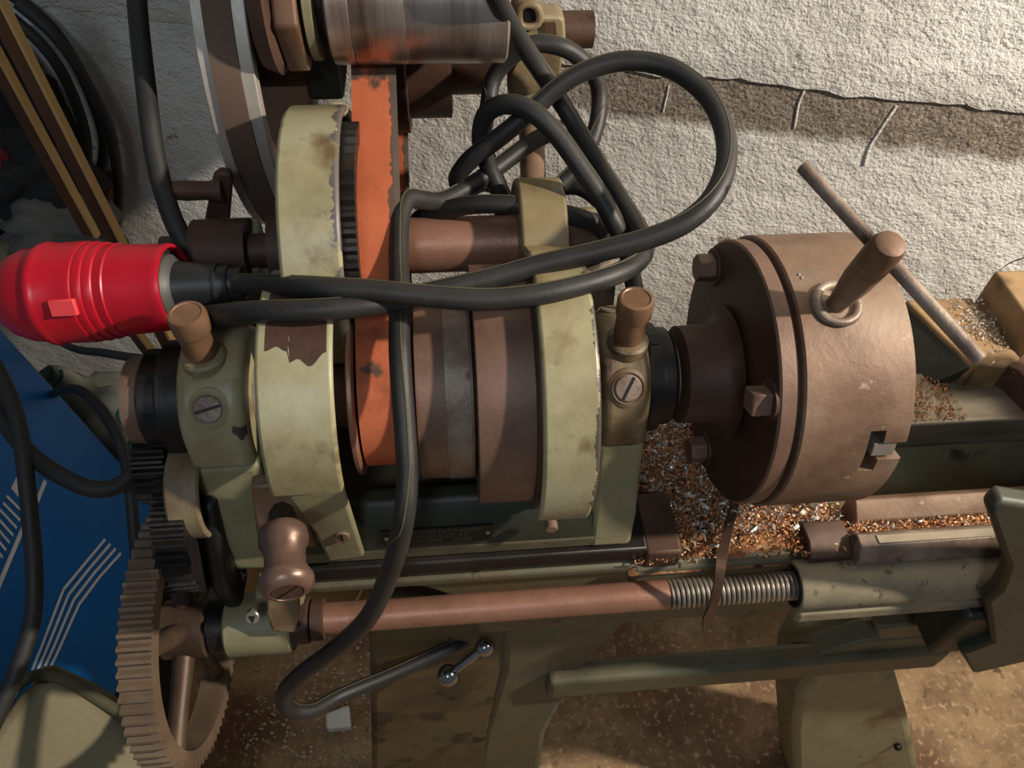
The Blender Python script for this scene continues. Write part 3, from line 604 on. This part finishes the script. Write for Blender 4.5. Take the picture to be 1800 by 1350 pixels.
MB().cyl((.3375,-.035,1.16),(.3375,-.035,1.21), .012, 24, ch=.002).build('post_stud', RUST_GREY, ca)
MB().cyl((.43,-.03,1.03),(.52,-.03,1.03), .011, 20).build('slide_screw', RUST_GREY, ca)
ap = MB(); ap.slab([at(1742,905,Y=-.155), at(1762,880,Y=-.150), V((.50,-.150,.975)), V((.54,-.150,.93)), V((.54,-.165,.76)), V((.50,-.165,.735)), at(1800,1165,Y=-.165), at(1712,1186,Y=-.165), at(1690,1150,Y=-.160), at(1745,1130,Y=-.160), at(1735,1060,Y=-.157), at(1758,1040,Y=-.157), at(1775,1000,Y=-.155)], (0,.016,.0)); ap.build('apron', DARKGREEN, ca, bevel=.004)
MB().slab([at(1540,1105,Y=-.10), at(1640,1095,Y=-.10), at(1732,1090,Y=-.10), at(1740,1118,Y=-.10), at(1640,1118,Y=-.10), at(1545,1125,Y=-.10)], (0,.02,0)).build('rack_arm', BEDGREEN, ca, bevel=.004)
MB().box((.165,-.150,.80),(.32,-.105,.892)).build('half_nut_housing', DARKGREEN, ca, bevel=.006)

# ================================================================== countershaft behind
CY, CZ = .3618, 1.2272
cs = empty('countershaft', (-.42, CY, CZ), 'countershaft with large flat-belt wheel and stepped pulley behind the headstock', 'countershaft')
MB().lathe([(0,.018),(.34,.018)], (-.50,CY,CZ), (0,CY,CZ), 30).build('shaft', RUST_D, cs)
MB().lathe([(0,.05),(0,.097),(.001,.0975),(.042,.0975),(.043,.0965),(.0432,.083),(.086,.083),(.0862,.0605),(.129,.0605),(.129,.05)], (-.393,CY,CZ), (0,CY,CZ), 96).build('cone_pulley', RUST_D, cs, ang=30)
WX = -.508
wh = MB().lathe([(0,.172),(0,.184),(.001,.185),(.041,.185),(.042,.184),(.042,.172),(0,.172)], (WX,CY,CZ), (0,CY,CZ), 128, caps=False)
whl = wh.build('belt_wheel', RIM, cs, ang=30)
MB().lathe([(.0095,.1852),(.0095,.1875),(.0315,.1875),(.0315,.1852)], (WX,CY,CZ), (0,CY,CZ), 128, caps=False).build('leather_belt', mat('brown_leather_belt', [(86,68,56),(104,84,70)], scale=12, rough=.75, bump=.2), whl)
MB().lathe([(.036,.1725),(.012,.10),(.012,.04),(.03,.04)], (WX,CY,CZ), (0,CY,CZ), 96, caps=False).build('wheel_web', RUST_D, whl)
MB().lathe([(0,.05),(.05,.05),(.055,.06),(.06,.06),(.062,.05)], (WX+.01,CY,CZ), (0,CY,CZ), 64).build('wheel_hub', RUST_D, whl)
# polished drum in front of it, with nut and washer
DD = .62; dc = at(735, -6, d=DD); DYc, DZc = dc.y, dc.z
dr = empty('drive_drum', (-.35, DYc, DZc), 'polished worn steel drum with hex nut and washer above the belt', 'drum')
xL = at(578, 60, Y=DYc-.03).x; xR = at(893, 60, Y=DYc-.03).x
MB().lathe([(0,.046),(.002,.050),(.018,.050),(.019,.0492),(.021,.050),(.060,.050),(.0605,.0494),(.062,.050),(xR-xL-.002,.050),(xR-xL,.047)], (xL,DYc,DZc), (xR,DYc,DZc), 96).build('drum_shell', DRUM, dr, ang=25)
MB().lathe([(0,.030),(.02,.030)], (xL-.018,DYc,DZc), (xR,DYc,DZc), 40).build('drum_spacer', BLACKIRON, dr)
MB().lathe([(0,.044),(.001,.0465),(.007,.0465),(.008,.044)], (xL-.016,DYc,DZc), (xR,DYc,DZc), 64).build('washer', CREAM_LOW, dr)
MB().hexa((xL-.037,DYc,DZc), (xL-.0185,DYc,DZc), .055, 6, rot=radians(28), up=(0,0,1)).build('hex_nut', RUST, dr, bevel=.003)
MB().lathe([(0,.052),(.012,.057),(.016,.05)], (xL-.054,DYc,DZc), (xR,DYc,DZc), 48).build('thrust_flange', RUST_D, dr)
MB().lathe([(0,.02),(.07,.02)], (xL-.06,DYc,DZc), (xR,DYc,DZc), 30).build('drum_shaft', RUST_D, dr)
MB().box((xL-.032,DYc+.01,DZc-.095),(xL+.0,DYc+.09,DZc-.02)).build('drum_bracket', DARKGREEN, dr, bevel=.005)
MB().slab([(xL-.02,DYc+.03,DZc-.02),(xL+.03,DYc+.03,DZc-.02),(xL+.03,wallY(xL)-.06,DZc+.25),(xL-.02,wallY(xL)-.06,DZc+.25)], (0,.03,.03)).build('wall_arm', DARKGREEN, dr, bevel=.005)
# cream bracket with a square hole on the right end
br = empty('shaft_bracket', at(940,60,Y=.30), 'cream cast bracket with a square hole at the right end of the countershaft', 'bracket')
P = lambda px, py, Y=.29: at(px, py, Y=Y)
bk = MB(); bk.slab([P(902,30),P(905,8),P(920,0),P(938,3),P(950,16),P(952,28),P(985,28),P(993,36),P(995,70),P(990,100),P(985,135),P(960,135),P(958,160),P(900,175),P(892,135),P(905,110),P(900,60)], (0,.03,0))
bk = bk.build('bracket_casting', CREAM_DIRTY, br, bevel=.003)
rg = MB(); q0 = at(928,28,Y=.287)
hole = MB().slab([P(917,25,.2885),P(929,15,.2885),P(940,17,.2885),P(943,36,.2885),P(930,38,.2885),P(917,34,.2885)], (0,-.0008,0)).build('square_hole', BLACKIRON, br)
MB().tube([P(912,30,.287),P(914,14,.287),P(926,7,.287),P(942,11,.287),P(949,26,.287),P(946,42,.287),P(930,48,.287),P(916,44,.287),P(912,30,.287)], .0035, 10).build('hole_boss', CREAM_DIRTY, br)
MB().slab([P(957,38,.2885),P(976,38,.2885),P(978,60,.2885),P(958,60,.2885)], (0,-.002,0)).build('bare_patch', RUST_D, br)
MB().cyl(P(932,180,.31), P(938,330,.20), .0125, 24).build('bracket_rod', RUST, br)
MB().slab([P(895,120,.30),P(945,110,.30),P(950,160,.30),P(925,185,.30),P(893,170,.30)], (0,.02,0)).build('bracket_foot', CREAM_LOW, br, bevel=.003)

# ================================================================== belt
def belt():
    r1, r2 = .0590, .0988; O1 = V((0,S)); O2 = V((CY,CZ)); dv = O2-O1; D = dv.length; th0 = atan2(dv.y, dv.x); be = math.acos((r1-r2)/D)
    prof = []
    for k in range(25):   # small pulley, front half
        a = th0 + be + (2*pi-2*be)*k/24; prof.append((O1 + V((cos(a), sin(a)))*r1, V((cos(a), sin(a)))))
    for k in range(25):
        a = th0 - be + 2*be*k/24; prof.append((O2 + V((cos(a), sin(a)))*r2, V((cos(a), sin(a)))))
    # subdivide straight runs
    out = []; n = len(prof)
    for i in range(n):
        p, nn = prof[i]; q, nq = prof[(i+1) % n]; m_ = max(1, int((q-p).length/.02))
        for k in range(m_): t = k/m_; out.append((p*(1-t)+q*t, (nn*(1-t)+nq*t).normalized()))
    def strip(x0, x1, h, t):
        vs = []; fs = []; N = len(out)
        for p, nn in out:
            a = p + nn*h; b = p + nn*(h+t)
            vs += [(x0,a.x,a.y),(x0,b.x,b.y),(x1,b.x,b.y),(x1,a.x,a.y)]
        for i in range(N):
            j = (i+1) % N; fs += [(i*4+k, i*4+(k+1)%4, j*4+(k+1)%4, j*4+k) for k in range(4)]
        return MB().add(vs, fs)
    b = empty('drive_belt', (-.375, 0, S+.06), 'orange flat drive belt running from the headstock pulley up to the countershaft', 'belt')
    strip(-.3925, -.3600, .0006, .0035).build('belt_band', BELT, b, ang=30)
    strip(-.3600, -.3555, .0004, .0032).build('belt_edge', BELTEDGE, b, ang=30)
belt()

# ================================================================== power cable with red plug
CR = .0079
pc = empty('power_cable', at(700,515,d=.55), 'thick black rubber power cable tangled over the headstock with a red industrial plug', 'power cable')
def strand(lst, r=CR, m_=CABLE, parent=pc, name='cable', nside=16):
    o = MB().tube(path(lst), r, nside, .005).build(name, m_, parent, ang=60)
    P = smooth(path(lst), .006); Q = []
    for i, p in enumerate(P):
        t = (P[min(i+1,len(P)-1)] - P[max(i-1,0)]).normalized(); u = V((.15,.35+.25*sin(i*.05),.9)); u = (u - t*u.dot(t)).normalized(); Q.append(p + u*(r-.0002))
    MB().tube(Q, .0007, 6, .02).build('marking_stripe', STRIPE, o)
    return o
strand([(418,499,.588),(470,501,.575),(560,506,.548),(650,511,.543),(740,520,.542),(850,527,.542),(940,519,.546),(1020,502,.555),(1080,483,.566),(1118,462,.585),(1133,438,.61),(1126,408,.635),(1098,362,.65),(1050,285,.67),(1005,210,.68),(960,140,.665),(920,80,.635),(890,30,.60),(868,-15,.56),(852,-60,.55),(830,-160,.58),(805,-270,.62)])
strand([(330,560,.60),(400,553,.56),(470,548,.545),(560,545,.540),(640,538,.546),(700,527,.556),(780,509,.562),(860,491,.566),(950,466,.568),(1050,443,.566),(1140,419,.562),(1205,391,.56),(1252,348,.562),(1276,290,.572),(1272,225,.59),(1240,165,.605),(1180,121,.615),(1105,107,.622),(1035,122,.628),(982,152,.632),(935,194,.638),(880,240,.648),(835,274,.66),(808,303,.672),(804,322,.685),(822,332,.70),(850,322,.72),(880,335,.735),(900,380,.75)])
strand([(975,330,.745),(1020,330,.735),(1060,360,.73),(1090,410,.72),(1104,450,.705),(1114,500,.69),(1124,560,.68)])
strand([(890,450,.74),(884,380,.72),(878,340,.70),(858,292,.685),(845,245,.665),(853,203,.645),(880,185,.632),(915,187,.624),(950,208,.622),(984,244,.625),(1018,292,.628),(1052,342,.632),(1084,400,.64),(1098,435,.66),(1075,425,.68),(1050,395,.665),(1015,383,.652),(960,370,.645),(900,360,.645),(830,360,.652),(775,372,.665),(745,380,.68),(725,400,.70)])
strand([(1085,370,.735),(1045,280,.73),(1005,228,.72),(965,235,.71),(920,260,.702),(870,297,.694),(820,331,.682),(775,353,.664),(742,352,.645),(718,350,.632),(704,378,.620),(701,450,.602),(703,520,.580),(702,600,.560),(706,680,.552),(712,760,.551),(716,840,.551),(710,910,.554),(697,970,.574),(672,1040,.608),(640,1095,.64),(590,1140,.68),(530,1185,.72),(500,1218,.75),(506,1245,.77),(545,1250,.79),(600,1222,.82),(680,1189,.845),(745,1160,.86),(800,1135,.87),(835,1120,.90)])
strand([(985,325,.73),(1020,287,.73),(1047,227,.73),(1054,168,.725),(1042,128,.712),(1015,99,.70),(983,82,.69),(940,78,.69),(898,100,.70),(868,137,.71),(858,187,.715),(850,250,.72),(870,310,.725),(893,365,.73)])
# plug
a0 = at(8,522,d=.60); a1 = at(440,497,d=.598); pax = (a1-a0).normalized()
sh = MB().lathe([(0,.004),(.001,.016),(.005,.0255),(.012,.0315),(.024,.036),(.036,.0375),(.038,.0395),(.041,.0402),(.044,.0395),(.046,.0385),(.068,.0390),(.072,.0385),(.0725,.0376),(.0785,.0383),(.0795,.0378),(.080,.0368),(.086,.0372),(.087,.0366),(.0875,.0356),(.094,.0360),(.095,.0350),(.115,.0340),(.128,.0332),(.132,.0338),(.1345,.0330),(.1345,.0305),(.122,.0290)], a0, a1, 96, caps=False)
shell = sh.build('plug_shell', RED, pc, ang=35)
gl = MB().lathe([(.122,.0305),(.126,.0300),(.1285,.0295),(.1285,.0245)], a0, a1, 64, caps=False).build('gland_ring', PLUGBLACK, pc)
MB().lathe([(.1285,.0258),(.1325,.0252),(.134,.0235),(.136,.0212),(.138,.0200)], a0, a1, 64, caps=False).build('gland_collar', PLUGGREY, pc)
MB().lathe([(.134,.0205),(.142,.0190),(.160,.0165),(.1665,.0155),(.167,.0163),(.169,.0163),(.1695,.0150),(.175,.0140),(.1755,.0148),(.1775,.0148),(.178,.0132),(.183,.0120),(.1835,.0128),(.187,.0126),(.188,.010),(.190,.008)], a0, a1, 48).build('strain_relief', PLUGBLACK, pc, ang=25)
tb = a0 + pax*.0665; tn = (CAM - tb); tn = (tn - pax*tn.dot(pax)).normalized(); ts = pax.cross(tn); tn2 = (tn*.965 + ts*(-.26) if ts.z > 0 else tn*.965 + ts*.26).normalized(); ts = pax.cross(tn2)
c0 = tb + tn2*.0370
MB().slab([c0-pax*.0095-ts*.0062, c0+pax*.0095-ts*.0062, c0+pax*.0095+ts*.0062, c0-pax*.0095+ts*.0062], tn2*.0042).build('plug_tab', REDTAB, pc, bevel=.0008)

# hanging cable on the left
hc = MB().tube(path([(225,-260,.72),(232,-140,.68),(238,-40,.66),(243,30,.655),(249,90,.65),(256,150,.645),(263,210,.64),(272,270,.64),(287,335,.64),(308,395,.64),(338,445,.645),(365,490,.66),(380,540,.68),(385,590,.70)]), .0082, 16).build('hanging_cable', CABLE2)
tag(hc, 'dull black cable hanging straight down past the back gear handle', 'cable')

# ================================================================== things at the left
WP = lambda px, py, off=-.02: at(px, py, plane=((0, wallY(0)+off, 1), (0.25, 1, 0)))
# coil of black cable on the wall
def coil(name, pts_list, r, label, mat_=CABLE2):
    e = empty(name, WP(*pts_list[0][0]), label, 'cable')
    for pts, off in pts_list_norm(pts_list): MB().tube([WP(x, y, off) for x, y in pts], r, 12).build('cable_turn', mat_, e)
    return e
co = empty('cable_coil', WP(60, 200), 'black cable coil hanging on the wall behind the two wooden strips', 'cable')
for pts, off in [([(10,-15),(55,15),(100,60),(140,125),(170,195),(183,250),(176,300),(150,340),(110,350),(60,330),(10,280)], -.03),
                 ([(30,5),(85,52),(125,100),(160,160),(190,225),(206,300),(208,360),(200,415),(190,460)], -.055),
                 ([(20,30),(70,75),(110,130),(140,200),(152,260),(146,320),(130,360)], -.045),
                 ([(10,70),(60,130),(95,190),(115,260),(120,330),(112,390)], -.06)]:
    MB().tube([WP(x, y, off) for x, y in pts], .0075, 12).build('cable_turn', CABLE2, co)
def strip(name, p0, p1, w, label):
    e = empty(name, p1, label, 'wooden strip', None)
    ax = (p1-p0).normalized(); sx = (V((1,-.35,0)) - ax*V((1,-.35,0)).dot(ax)).normalized(); sy = ax.cross(sx)
    q = [p0 - sx*w/2 - sy*.004, p0 + sx*w/2 - sy*.004, p0 + sx*w/2 + sy*.004, p0 - sx*w/2 + sy*.004]
    MB().slab(q, p1-p0).build('strip_board', WOOD, e, bevel=.0008)
    q = [p0 + sx*w/2 - sy*.0045, p0 + sx*(w/2+.0045) - sy*.0045, p0 + sx*(w/2+.0045) + sy*.0045, p0 + sx*w/2 + sy*.0045]
    MB().slab(q, p1-p0).build('strip_edge', WOODEDGE, e)
# end points: wall side at the top, floor at the foot
def leaning(px0, py0, px1, py1, Ytop, Ybot, w, label):
    a, b = at(px0, py0, Y=Ytop), at(px1, py1, Y=Ybot)
    if b.z < .8: b = a + (b-a)*(a.z/(a.z-b.z))          # goes on down to the floor
    strip('wooden_strip', a, b, w, label)
leaning(-60, -90, 312, 640, .40, .38, .019, 'right one of two long narrow wooden strips leaning behind the red plug')
leaning(-60, 15, 158, 412, .415, .44, .018, 'left one of two long narrow wooden strips leaning behind the red plug')
leaning(150, 470, 276, 640, .385, .375, .016, 'wooden strip showing only in the gap below the red plug')
def blob(name, c, size, mat_, seed, label, cat, sub=4, amp=.35, parent=None, fr=1.6):
    bm = bmesh.new(); bmesh.ops.create_icosphere(bm, subdivisions=sub, radius=1)
    for v in bm.verts:
        n_ = v.co.normalized(); k = 1 + amp*noise.noise(n_*fr + V((seed,0,0))) + amp*.5*noise.noise(n_*fr*2.7 + V((0,seed,0))) - amp*.35*abs(noise.noise(n_*fr*3.1 + V((seed,seed,0))))
        v.co = V((v.co.x*size[0]*k, v.co.y*size[1]*k, v.co.z*size[2]*k)) + V(c)
    me = bpy.data.meshes.new(name); bm.to_mesh(me); bm.free(); me.materials.append(mat_)
    for p in me.polygons: p.use_smooth = True
    o = bpy.data.objects.new(name, me); scene.collection.objects.link(o)
    if parent: o.parent = parent; o.location = -world_loc(parent)
    else: tag(o, label, cat)
    return o
sf = MB().box((-1.45,.425,.842),(-.83,.68,.862)).build('wall_shelf', WOOD, bevel=.002); tag(sf, 'dark wooden shelf under the crumpled glove behind the red plug', 'shelf')
blob('work_glove', at(95,402,d=1.06), (.085,.05,.04), GREYCLOTH, 1.3, 'crumpled grey cloth glove lying behind the red plug', 'glove', amp=.5)
blob('dark_cloth', at(20,335,d=1.06), (.09,.06,.075), DARKCLOTH, 4.1, 'dark crumpled cloth in the corner left of the wooden strips', 'cloth', amp=.6)
blob('red_cloth', at(2,300,d=1.02), (.018,.02,.035), DARKRED, 2.2, 'dark red rag showing at the left edge above the plug', 'cloth', amp=.4)
blob('dark_bag', at(5,190,d=1.13), (.09,.04,.15), DARKCLOTH, 9.1, 'black bag hanging behind the wooden strips', 'bag', amp=.3)
MBt = MB().cyl(at(-20,225,d=1.02), at(85,402,d=1.04), .011, 20); t_ = MBt.build('grey_tube', DARKCLOTH); tag(t_, 'dark grey tube slanting down beside the left wooden strip', 'tube')
blob('pale_block', at(8,455,Z=.885), (.035,.03,.024), KHAKI, 5.5, 'pale cloth corner left of the red plug', 'cloth', amp=.3)
# crocheted blanket
sk = empty('crochet_blanket', at(170,760,d=1.38), 'crumpled pale crochet blanket with teal stitch lines behind the blue case', 'blanket')
bl = blob('blanket_body', at(195,735,d=1.50) - V((0,.05,.11)), (.235,.095,.27), SACK, 7.3, '', '', sub=5, amp=.34, parent=sk)
from mathutils.bvhtree import BVHTree
BV = BVHTree.FromPolygons([v.co.copy() for v in bl.data.vertices], [tuple(p.vertices) for p in bl.data.polygons])
for i, (x, y0, y1) in enumerate([(62,590,650),(78,585,690),(95,590,700),(210,690,760),(222,690,790),(170,590,615)]):
    P = []
    for k in range(int((y1-y0)/12)+2):
        dr_ = ray(x + 8*sin(k*1.4) + k*1.4, y0 + k*12).normalized(); hit = BV.ray_cast(CAM, dr_)
        if hit[0] is not None: P.append(hit[0] - dr_*.001)
    if len(P) > 2: MB().tube(P, .0026, 6).build('stitch_line', TEAL, sk)
# blue case
B0 = at(284,890,Z=.35); A0 = at(-5,566,Y=B0.y); ev = (A0-B0).normalized(); eu = V((0,-1,0)); en = ev.cross(eu).normalized()
if en.x < 0: en = -en
H_ = (A0-B0).length*1.25; cpt = at(176,1200,plane=(B0, en)); W_ = (cpt-B0).dot(eu)*1.35
bc = empty('blue_case', B0 - en*.15, 'blue painted metal equipment case with white stripe print on its side', 'case')
MB().slab([B0, B0+ev*H_, B0+ev*H_+eu*W_, B0+eu*W_], -en*.26).build('case_body', BLUE, bc, bevel=.008, seg=3)
MB().box((B0.x-.25,B0.y-W_+.02,0),(B0.x-.03,B0.y-.02,B0.z-.015)).build('case_trolley', BLACKIRON, bc, bevel=.004)
def pr(px, py, h=.0012): return at(px, py, plane=(B0+en*h, en))
def stripe(pts, w, name='stripe'):
    P = [pr(*p) for p in pts]; vs = []
    for i, p in enumerate(P):
        t = (P[min(i+1,len(P)-1)] - P[max(i-1,0)]).normalized(); s = en.cross(t)*w/2; vs += [p-s, p+s]
    MB().add(vs + [v - en*.0008 for v in vs], [(2*i, 2*i+1, 2*i+3, 2*i+2) for i in range(len(P)-1)] + [(2*i+1+len(vs), 2*i+len(vs), 2*i+2+len(vs), 2*i+3+len(vs)) for i in range(len(P)-1)]).build(name, WHITEPRINT, bc)
for k in range(4):
    dx, dy = 9.2*k, 8.2*k
    stripe([(185+dx, 948+dy), (150+dx*.9, 990+dy), (112+dx, 1036+dy*1.05), (102+dx*.95, 1062+dy), (76+dx, 1130+dy*.5), (54+dx*1.05, 1185)], .0046)
stripe([(-10,1055),(0,1025),(42,925),(62,890),(80,845)], .0075)
for k in range(11):
    x = 44-7.6*k; y = 900-0*k + 13.2*k
    stripe([(12-6*k, 872+12*k), (42-6.2*k, 902+13*k)], .0036, 'tick')
MB().slab([pr(38,822), pr(64,848), pr(40,882), pr(20,858)], -en*.0008).build('print_block', WHITEPRINT, bc)
# cables lying over the blue case
def loose(pts, r, label):
    o = MB().tube(path(pts), r, 12).build('loose_cable', CABLE2); tag(o, label, 'cable', None); return o
loose([(-25,690,.80),(10,745,.79),(55,800,.78),(110,838,.77),(165,860,.77),(215,850,.78),(243,815,.79),(262,770,.80),(275,720,.82)], .0085, 'black cable sagging in a curve across the top of the blue case')
loose([(-10,640,.80),(18,700,.785),(35,760,.775),(46,840,.765),(54,920,.76),(60,1000,.755),(58,1080,.75),(40,1150,.74),(12,1220,.73),(-20,1290,.72)], .0078, 'black cable running down the front of the blue case')
loose([(60,730,1.35),(92,694,1.15),(130,684,.95),(165,705,.88),(195,745,.84),(218,800,.83),(230,870,.82),(236,940,.82),(244,1010,.83)], .006, 'thin black cable looping between the blanket and the spoked gear')
loose([(100,600,1.3),(135,614,.95),(180,620,.82),(230,628,.79),(300,635,.80)], .0045, 'thin dark cord below the red plug')
# khaki cushion at lower left
kh = empty('khaki_cover', at(100,1290,d=.80), 'khaki canvas covered box with a dark seam at the lower left', 'canvas cover')
q = [at(-60,1330,d=.74), at(40,1195,d=.79), at(105,1185,d=.80), at(225,1262,d=.82), at(262,1330,d=.82), at(250,1450,d=.78), at(-60,1450,d=.72)]
MB().slab(q, V((-.05,.05,-.70))).build('cover_top', KHAKI, kh, bevel=.018, seg=4)
q2 = [at(45,1205,d=.80), at(62,1170,d=.83), at(95,1165,d=.835), at(160,1195,d=.85), at(236,1245,d=.86), at(270,1300,d=.86), at(225,1275,d=.83), at(105,1200,d=.81)]
MB().slab(q2, V((-.05,.03,-.65))).build('cover_edge', KHAKI, kh, bevel=.008, seg=3)
MB().tube([at(-40,1300,d=.748), at(42,1196,d=.795), at(105,1192,d=.805), at(165,1225,d=.815), at(228,1268,d=.82), at(262,1325,d=.82)], .006, 10).build('cover_seam', KHAKI_D, kh)

# ================================================================== under the lathe
sw = empty('lever_switch', at(830,1125,d=.90), 'black rotary switch with a chrome ball-ended lever under the lead screw', 'switch')
c = at(842,1112,d=.90)
MB().lathe([(0,.024),(.02,.024),(.026,.018)], c+V((0,.02,.0)), c+V((0,-.05,.01)), 32).build('switch_body', BLACKIRON, sw, bevel=.002)
b0 = at(852,1137,d=.855); b1 = at(788,1187,d=.86)
MB().cyl(b0, b1, .0048, 16).build('lever_rod', CHROME, sw)
MB().ball(b0, .0105).build('lever_ball', CHROME, sw); MB().ball(b1, .0122).build('lever_ball', CHROME, sw)
# white plug on the floor
wp = empty('white_plug', at(605,1278,Z=.02), 'small white three-pin plug lying on the brown floor', 'plug')
A = at(575,1272,Z=.02); Bp = at(618,1262,Z=.02); ax = (Bp-A).normalized(); sd = V((0,0,1)).cross(ax)
MB().slab([A+sd*.012, A-sd*.018, Bp-sd*.024, Bp+sd*.018], (0,0,.026)).build('plug_body', WHITEPLASTIC, wp, bevel=.005, seg=3)
for k in (-1,0,1):
    s = Bp + sd*(.013*k-.004) + V((0,0,.013)); MB().cyl(s-ax*.004, s+ax*.02, .0022, 10).build('plug_pin', BRASS, wp)
# metal strip hanging over the bed edge
P = [at(1292,880,Z=.952), at(1280,930,Z=.952), at(1268,985,Y=-.118), at(1261,1035,Y=-.134), at(1254,1062,Y=-.136), at(1244,1085,Y=-.138), at(1240,1110,Y=-.138), at(1243,1130,Y=-.138)]
Pn = smooth(P, .004); vs = []; wdt = [.0088 if i < len(Pn)*.72 else max(.0035, .0088*(1-(i-len(Pn)*.72)/(len(Pn)*.34))) for i in range(len(Pn))]
for i, p in enumerate(Pn):
    t = (Pn[min(i+1,len(Pn)-1)] - Pn[max(i-1,0)]).normalized(); vw = (CAM-p).normalized(); s = V((1,.1,0)); s = (s - t*s.dot(t)).normalized(); u = s.cross(t)
    w = wdt[i]/2; vs += [p-s*w-u*.0012, p+s*w-u*.0012, p+s*w+u*.0012, p-s*w+u*.0012]
N = len(Pn); hk = MB().add(vs, [(i*4+k, i*4+(k+1)%4, i*4+4+(k+1)%4, i*4+4+k) for i in range(N-1) for k in range(4)] + [(0,3,2,1), tuple(range((N-1)*4, N*4))]).build('swarf_hook', RUST_D, ang=30)
tag(hk, 'thin brown steel strip with a bent tip hanging over the lead screw thread', 'metal strip')
# ================================================================== swarf
def mound(name, x0, x1, y0, y1, z, amp, seed, mat_, label, keep=lambda x, y: True):
    nx, ny = 70, 60; vs = []; fs = []
    for j in range(ny+1):
        for i in range(nx+1):
            x = x0+(x1-x0)*i/nx; y = y0+(y1-y0)*j/ny
            h = amp*(.55+.6*noise.noise(V((x*14+seed, y*14, 0)))+.35*noise.noise(V((x*60, y*60+seed, 0)))+.3*noise.noise(V((x*160, y*160+seed, 0))))
            e_ = min(1, min(i, nx-i, j, ny-j)/5)
            vs.append((x, y, z + h*e_ - .004*(1-e_)))
    for j in range(ny):
        for i in range(nx):
            a = j*(nx+1)+i
            fs.append((a, a+1, a+nx+2, a+nx+1))
    return MB().add(vs, fs)
def scatter(mb, cnt, pos, seed, size=(.0012,.004)):
    r = random.Random(seed)
    for _ in range(cnt):
        c = V(pos(r)); L = r.uniform(*size); w = L*r.uniform(.25,.5); R = L*r.uniform(.5,1.0); ang = r.uniform(1.0, 4.6)
        ax = V((r.gauss(0,1), r.gauss(0,1), r.gauss(0,.7))).normalized(); u = ax.orthogonal().normalized(); q = ax.cross(u); n_ = 4; vs = []
        ph = r.uniform(0, 6.28)
        for k in range(n_+1):
            a = ph + ang*k/n_; p = c + (u*cos(a)+q*sin(a))*R + ax*(w*.4*k/n_); vs += [p - ax*w/2, p + ax*w/2]
        mb.add(vs, [(2*k, 2*k+1, 2*k+3, 2*k+2) for k in range(n_)])
    return mb
SW = empty('swarf_heap', (-.05, 0, .936), 'heap of rusty orange and silver metal shavings in the bed gap under the chuck', 'metal shavings'); SW['kind'] = 'stuff'
h = lambda x, y: .942 + .010*(.55+.6*noise.noise(V((x*14+2, y*14, 0))))
m1 = mound('a', -.165, .055, -.100, .10, .934, .013, 2, CHIPBASE, '').build('shaving_bed', CHIPBASE, SW, ang=80); m1['kind'] = 'stuff'
def pos_g(xa, xb, ya, yb):
    def f_(r): x = r.uniform(xa, xb); y = r.uniform(ya, yb); return (x, y, h(x, y) + r.uniform(-.001, .004))
    return f_
s1 = scatter(MB(), 5200, pos_g(-.16, .05, -.098, .10), 1).build('rusty_shavings', CHIP_O, SW, smooth_=True, ang=80); s1['kind'] = 'stuff'
s2 = scatter(MB(), 2800, pos_g(-.135, .05, -.07, .10), 2).build('silver_shavings', CHIP_S, SW, smooth_=True, ang=80); s2['kind'] = 'stuff'
s3 = scatter(MB(), 260, pos_g(-.14, .04, -.09, .08), 3, (.004,.009)).build('silver_shavings', CHIP_S, SW, smooth_=True, ang=80); s3['kind'] = 'stuff'
SR = empty('swarf_heap', (.25, -.078, .95), 'strip of brown metal shavings lying between the two front bed ways', 'metal shavings'); SR['kind'] = 'stuff'
m2 = mound('b', .05, .30, -.088, -.070, .944, .010, 6, CHIPBASE, '').build('shaving_bed', CHIPBASE, SR, ang=80); m2['kind'] = 'stuff'
f2 = lambda r: (r.uniform(.05,.26), r.uniform(-.087,-.071), .950 + r.uniform(0,.005))
o = scatter(MB(), 700, f2, 5).build('rusty_shavings', CHIP_O, SR, ang=80); o['kind'] = 'stuff'
o = scatter(MB(), 260, f2, 6).build('silver_shavings', CHIP_S, SR, ang=80); o['kind'] = 'stuff'
SB = empty('swarf_heap', (.2, .06, .965), 'metal shavings scattered on the rear bed way and saddle beside the chuck', 'metal shavings'); SB['kind'] = 'stuff'
f3 = lambda r: (r.uniform(.12,.215), r.uniform(.035,.098), .9655 + r.uniform(0,.003))
o = scatter(MB(), 900, f3, 8).build('rusty_shavings', CHIP_O, SB, ang=80); o['kind'] = 'stuff'
f4 = lambda r: (r.gauss(.262,.012), r.gauss(.135,.022), 1.0005 + r.uniform(0,.003))
o = scatter(MB(), 420, f4, 9).build('silver_shavings', CHIP_S, SB, ang=80); o['kind'] = 'stuff'
f5 = lambda r: (r.uniform(.05,.25), r.uniform(-.043,.028), .883 + r.uniform(0,.004))
o = scatter(MB(), 300, f5, 10, (.002,.006)).build('silver_shavings', CHIP_S, SB, ang=80); o['kind'] = 'stuff'
# debris on the floor
r = random.Random(5)
db = MB()
for _ in range(320):
    c = V((r.uniform(-.75,-.48), r.uniform(-.06,.25), .003)); s = r.uniform(.001,.0042)
    db.hexa(c, c+V((0,0,s*.5)), s, r.choice((4,5,6)), rot=r.uniform(0,6))
o = db.build('floor_debris', CONCRETE, smooth_=False); tag(o, 'small pale crumbs of mortar scattered on the floor below the spoked gear', 'debris', None, 'stuff')
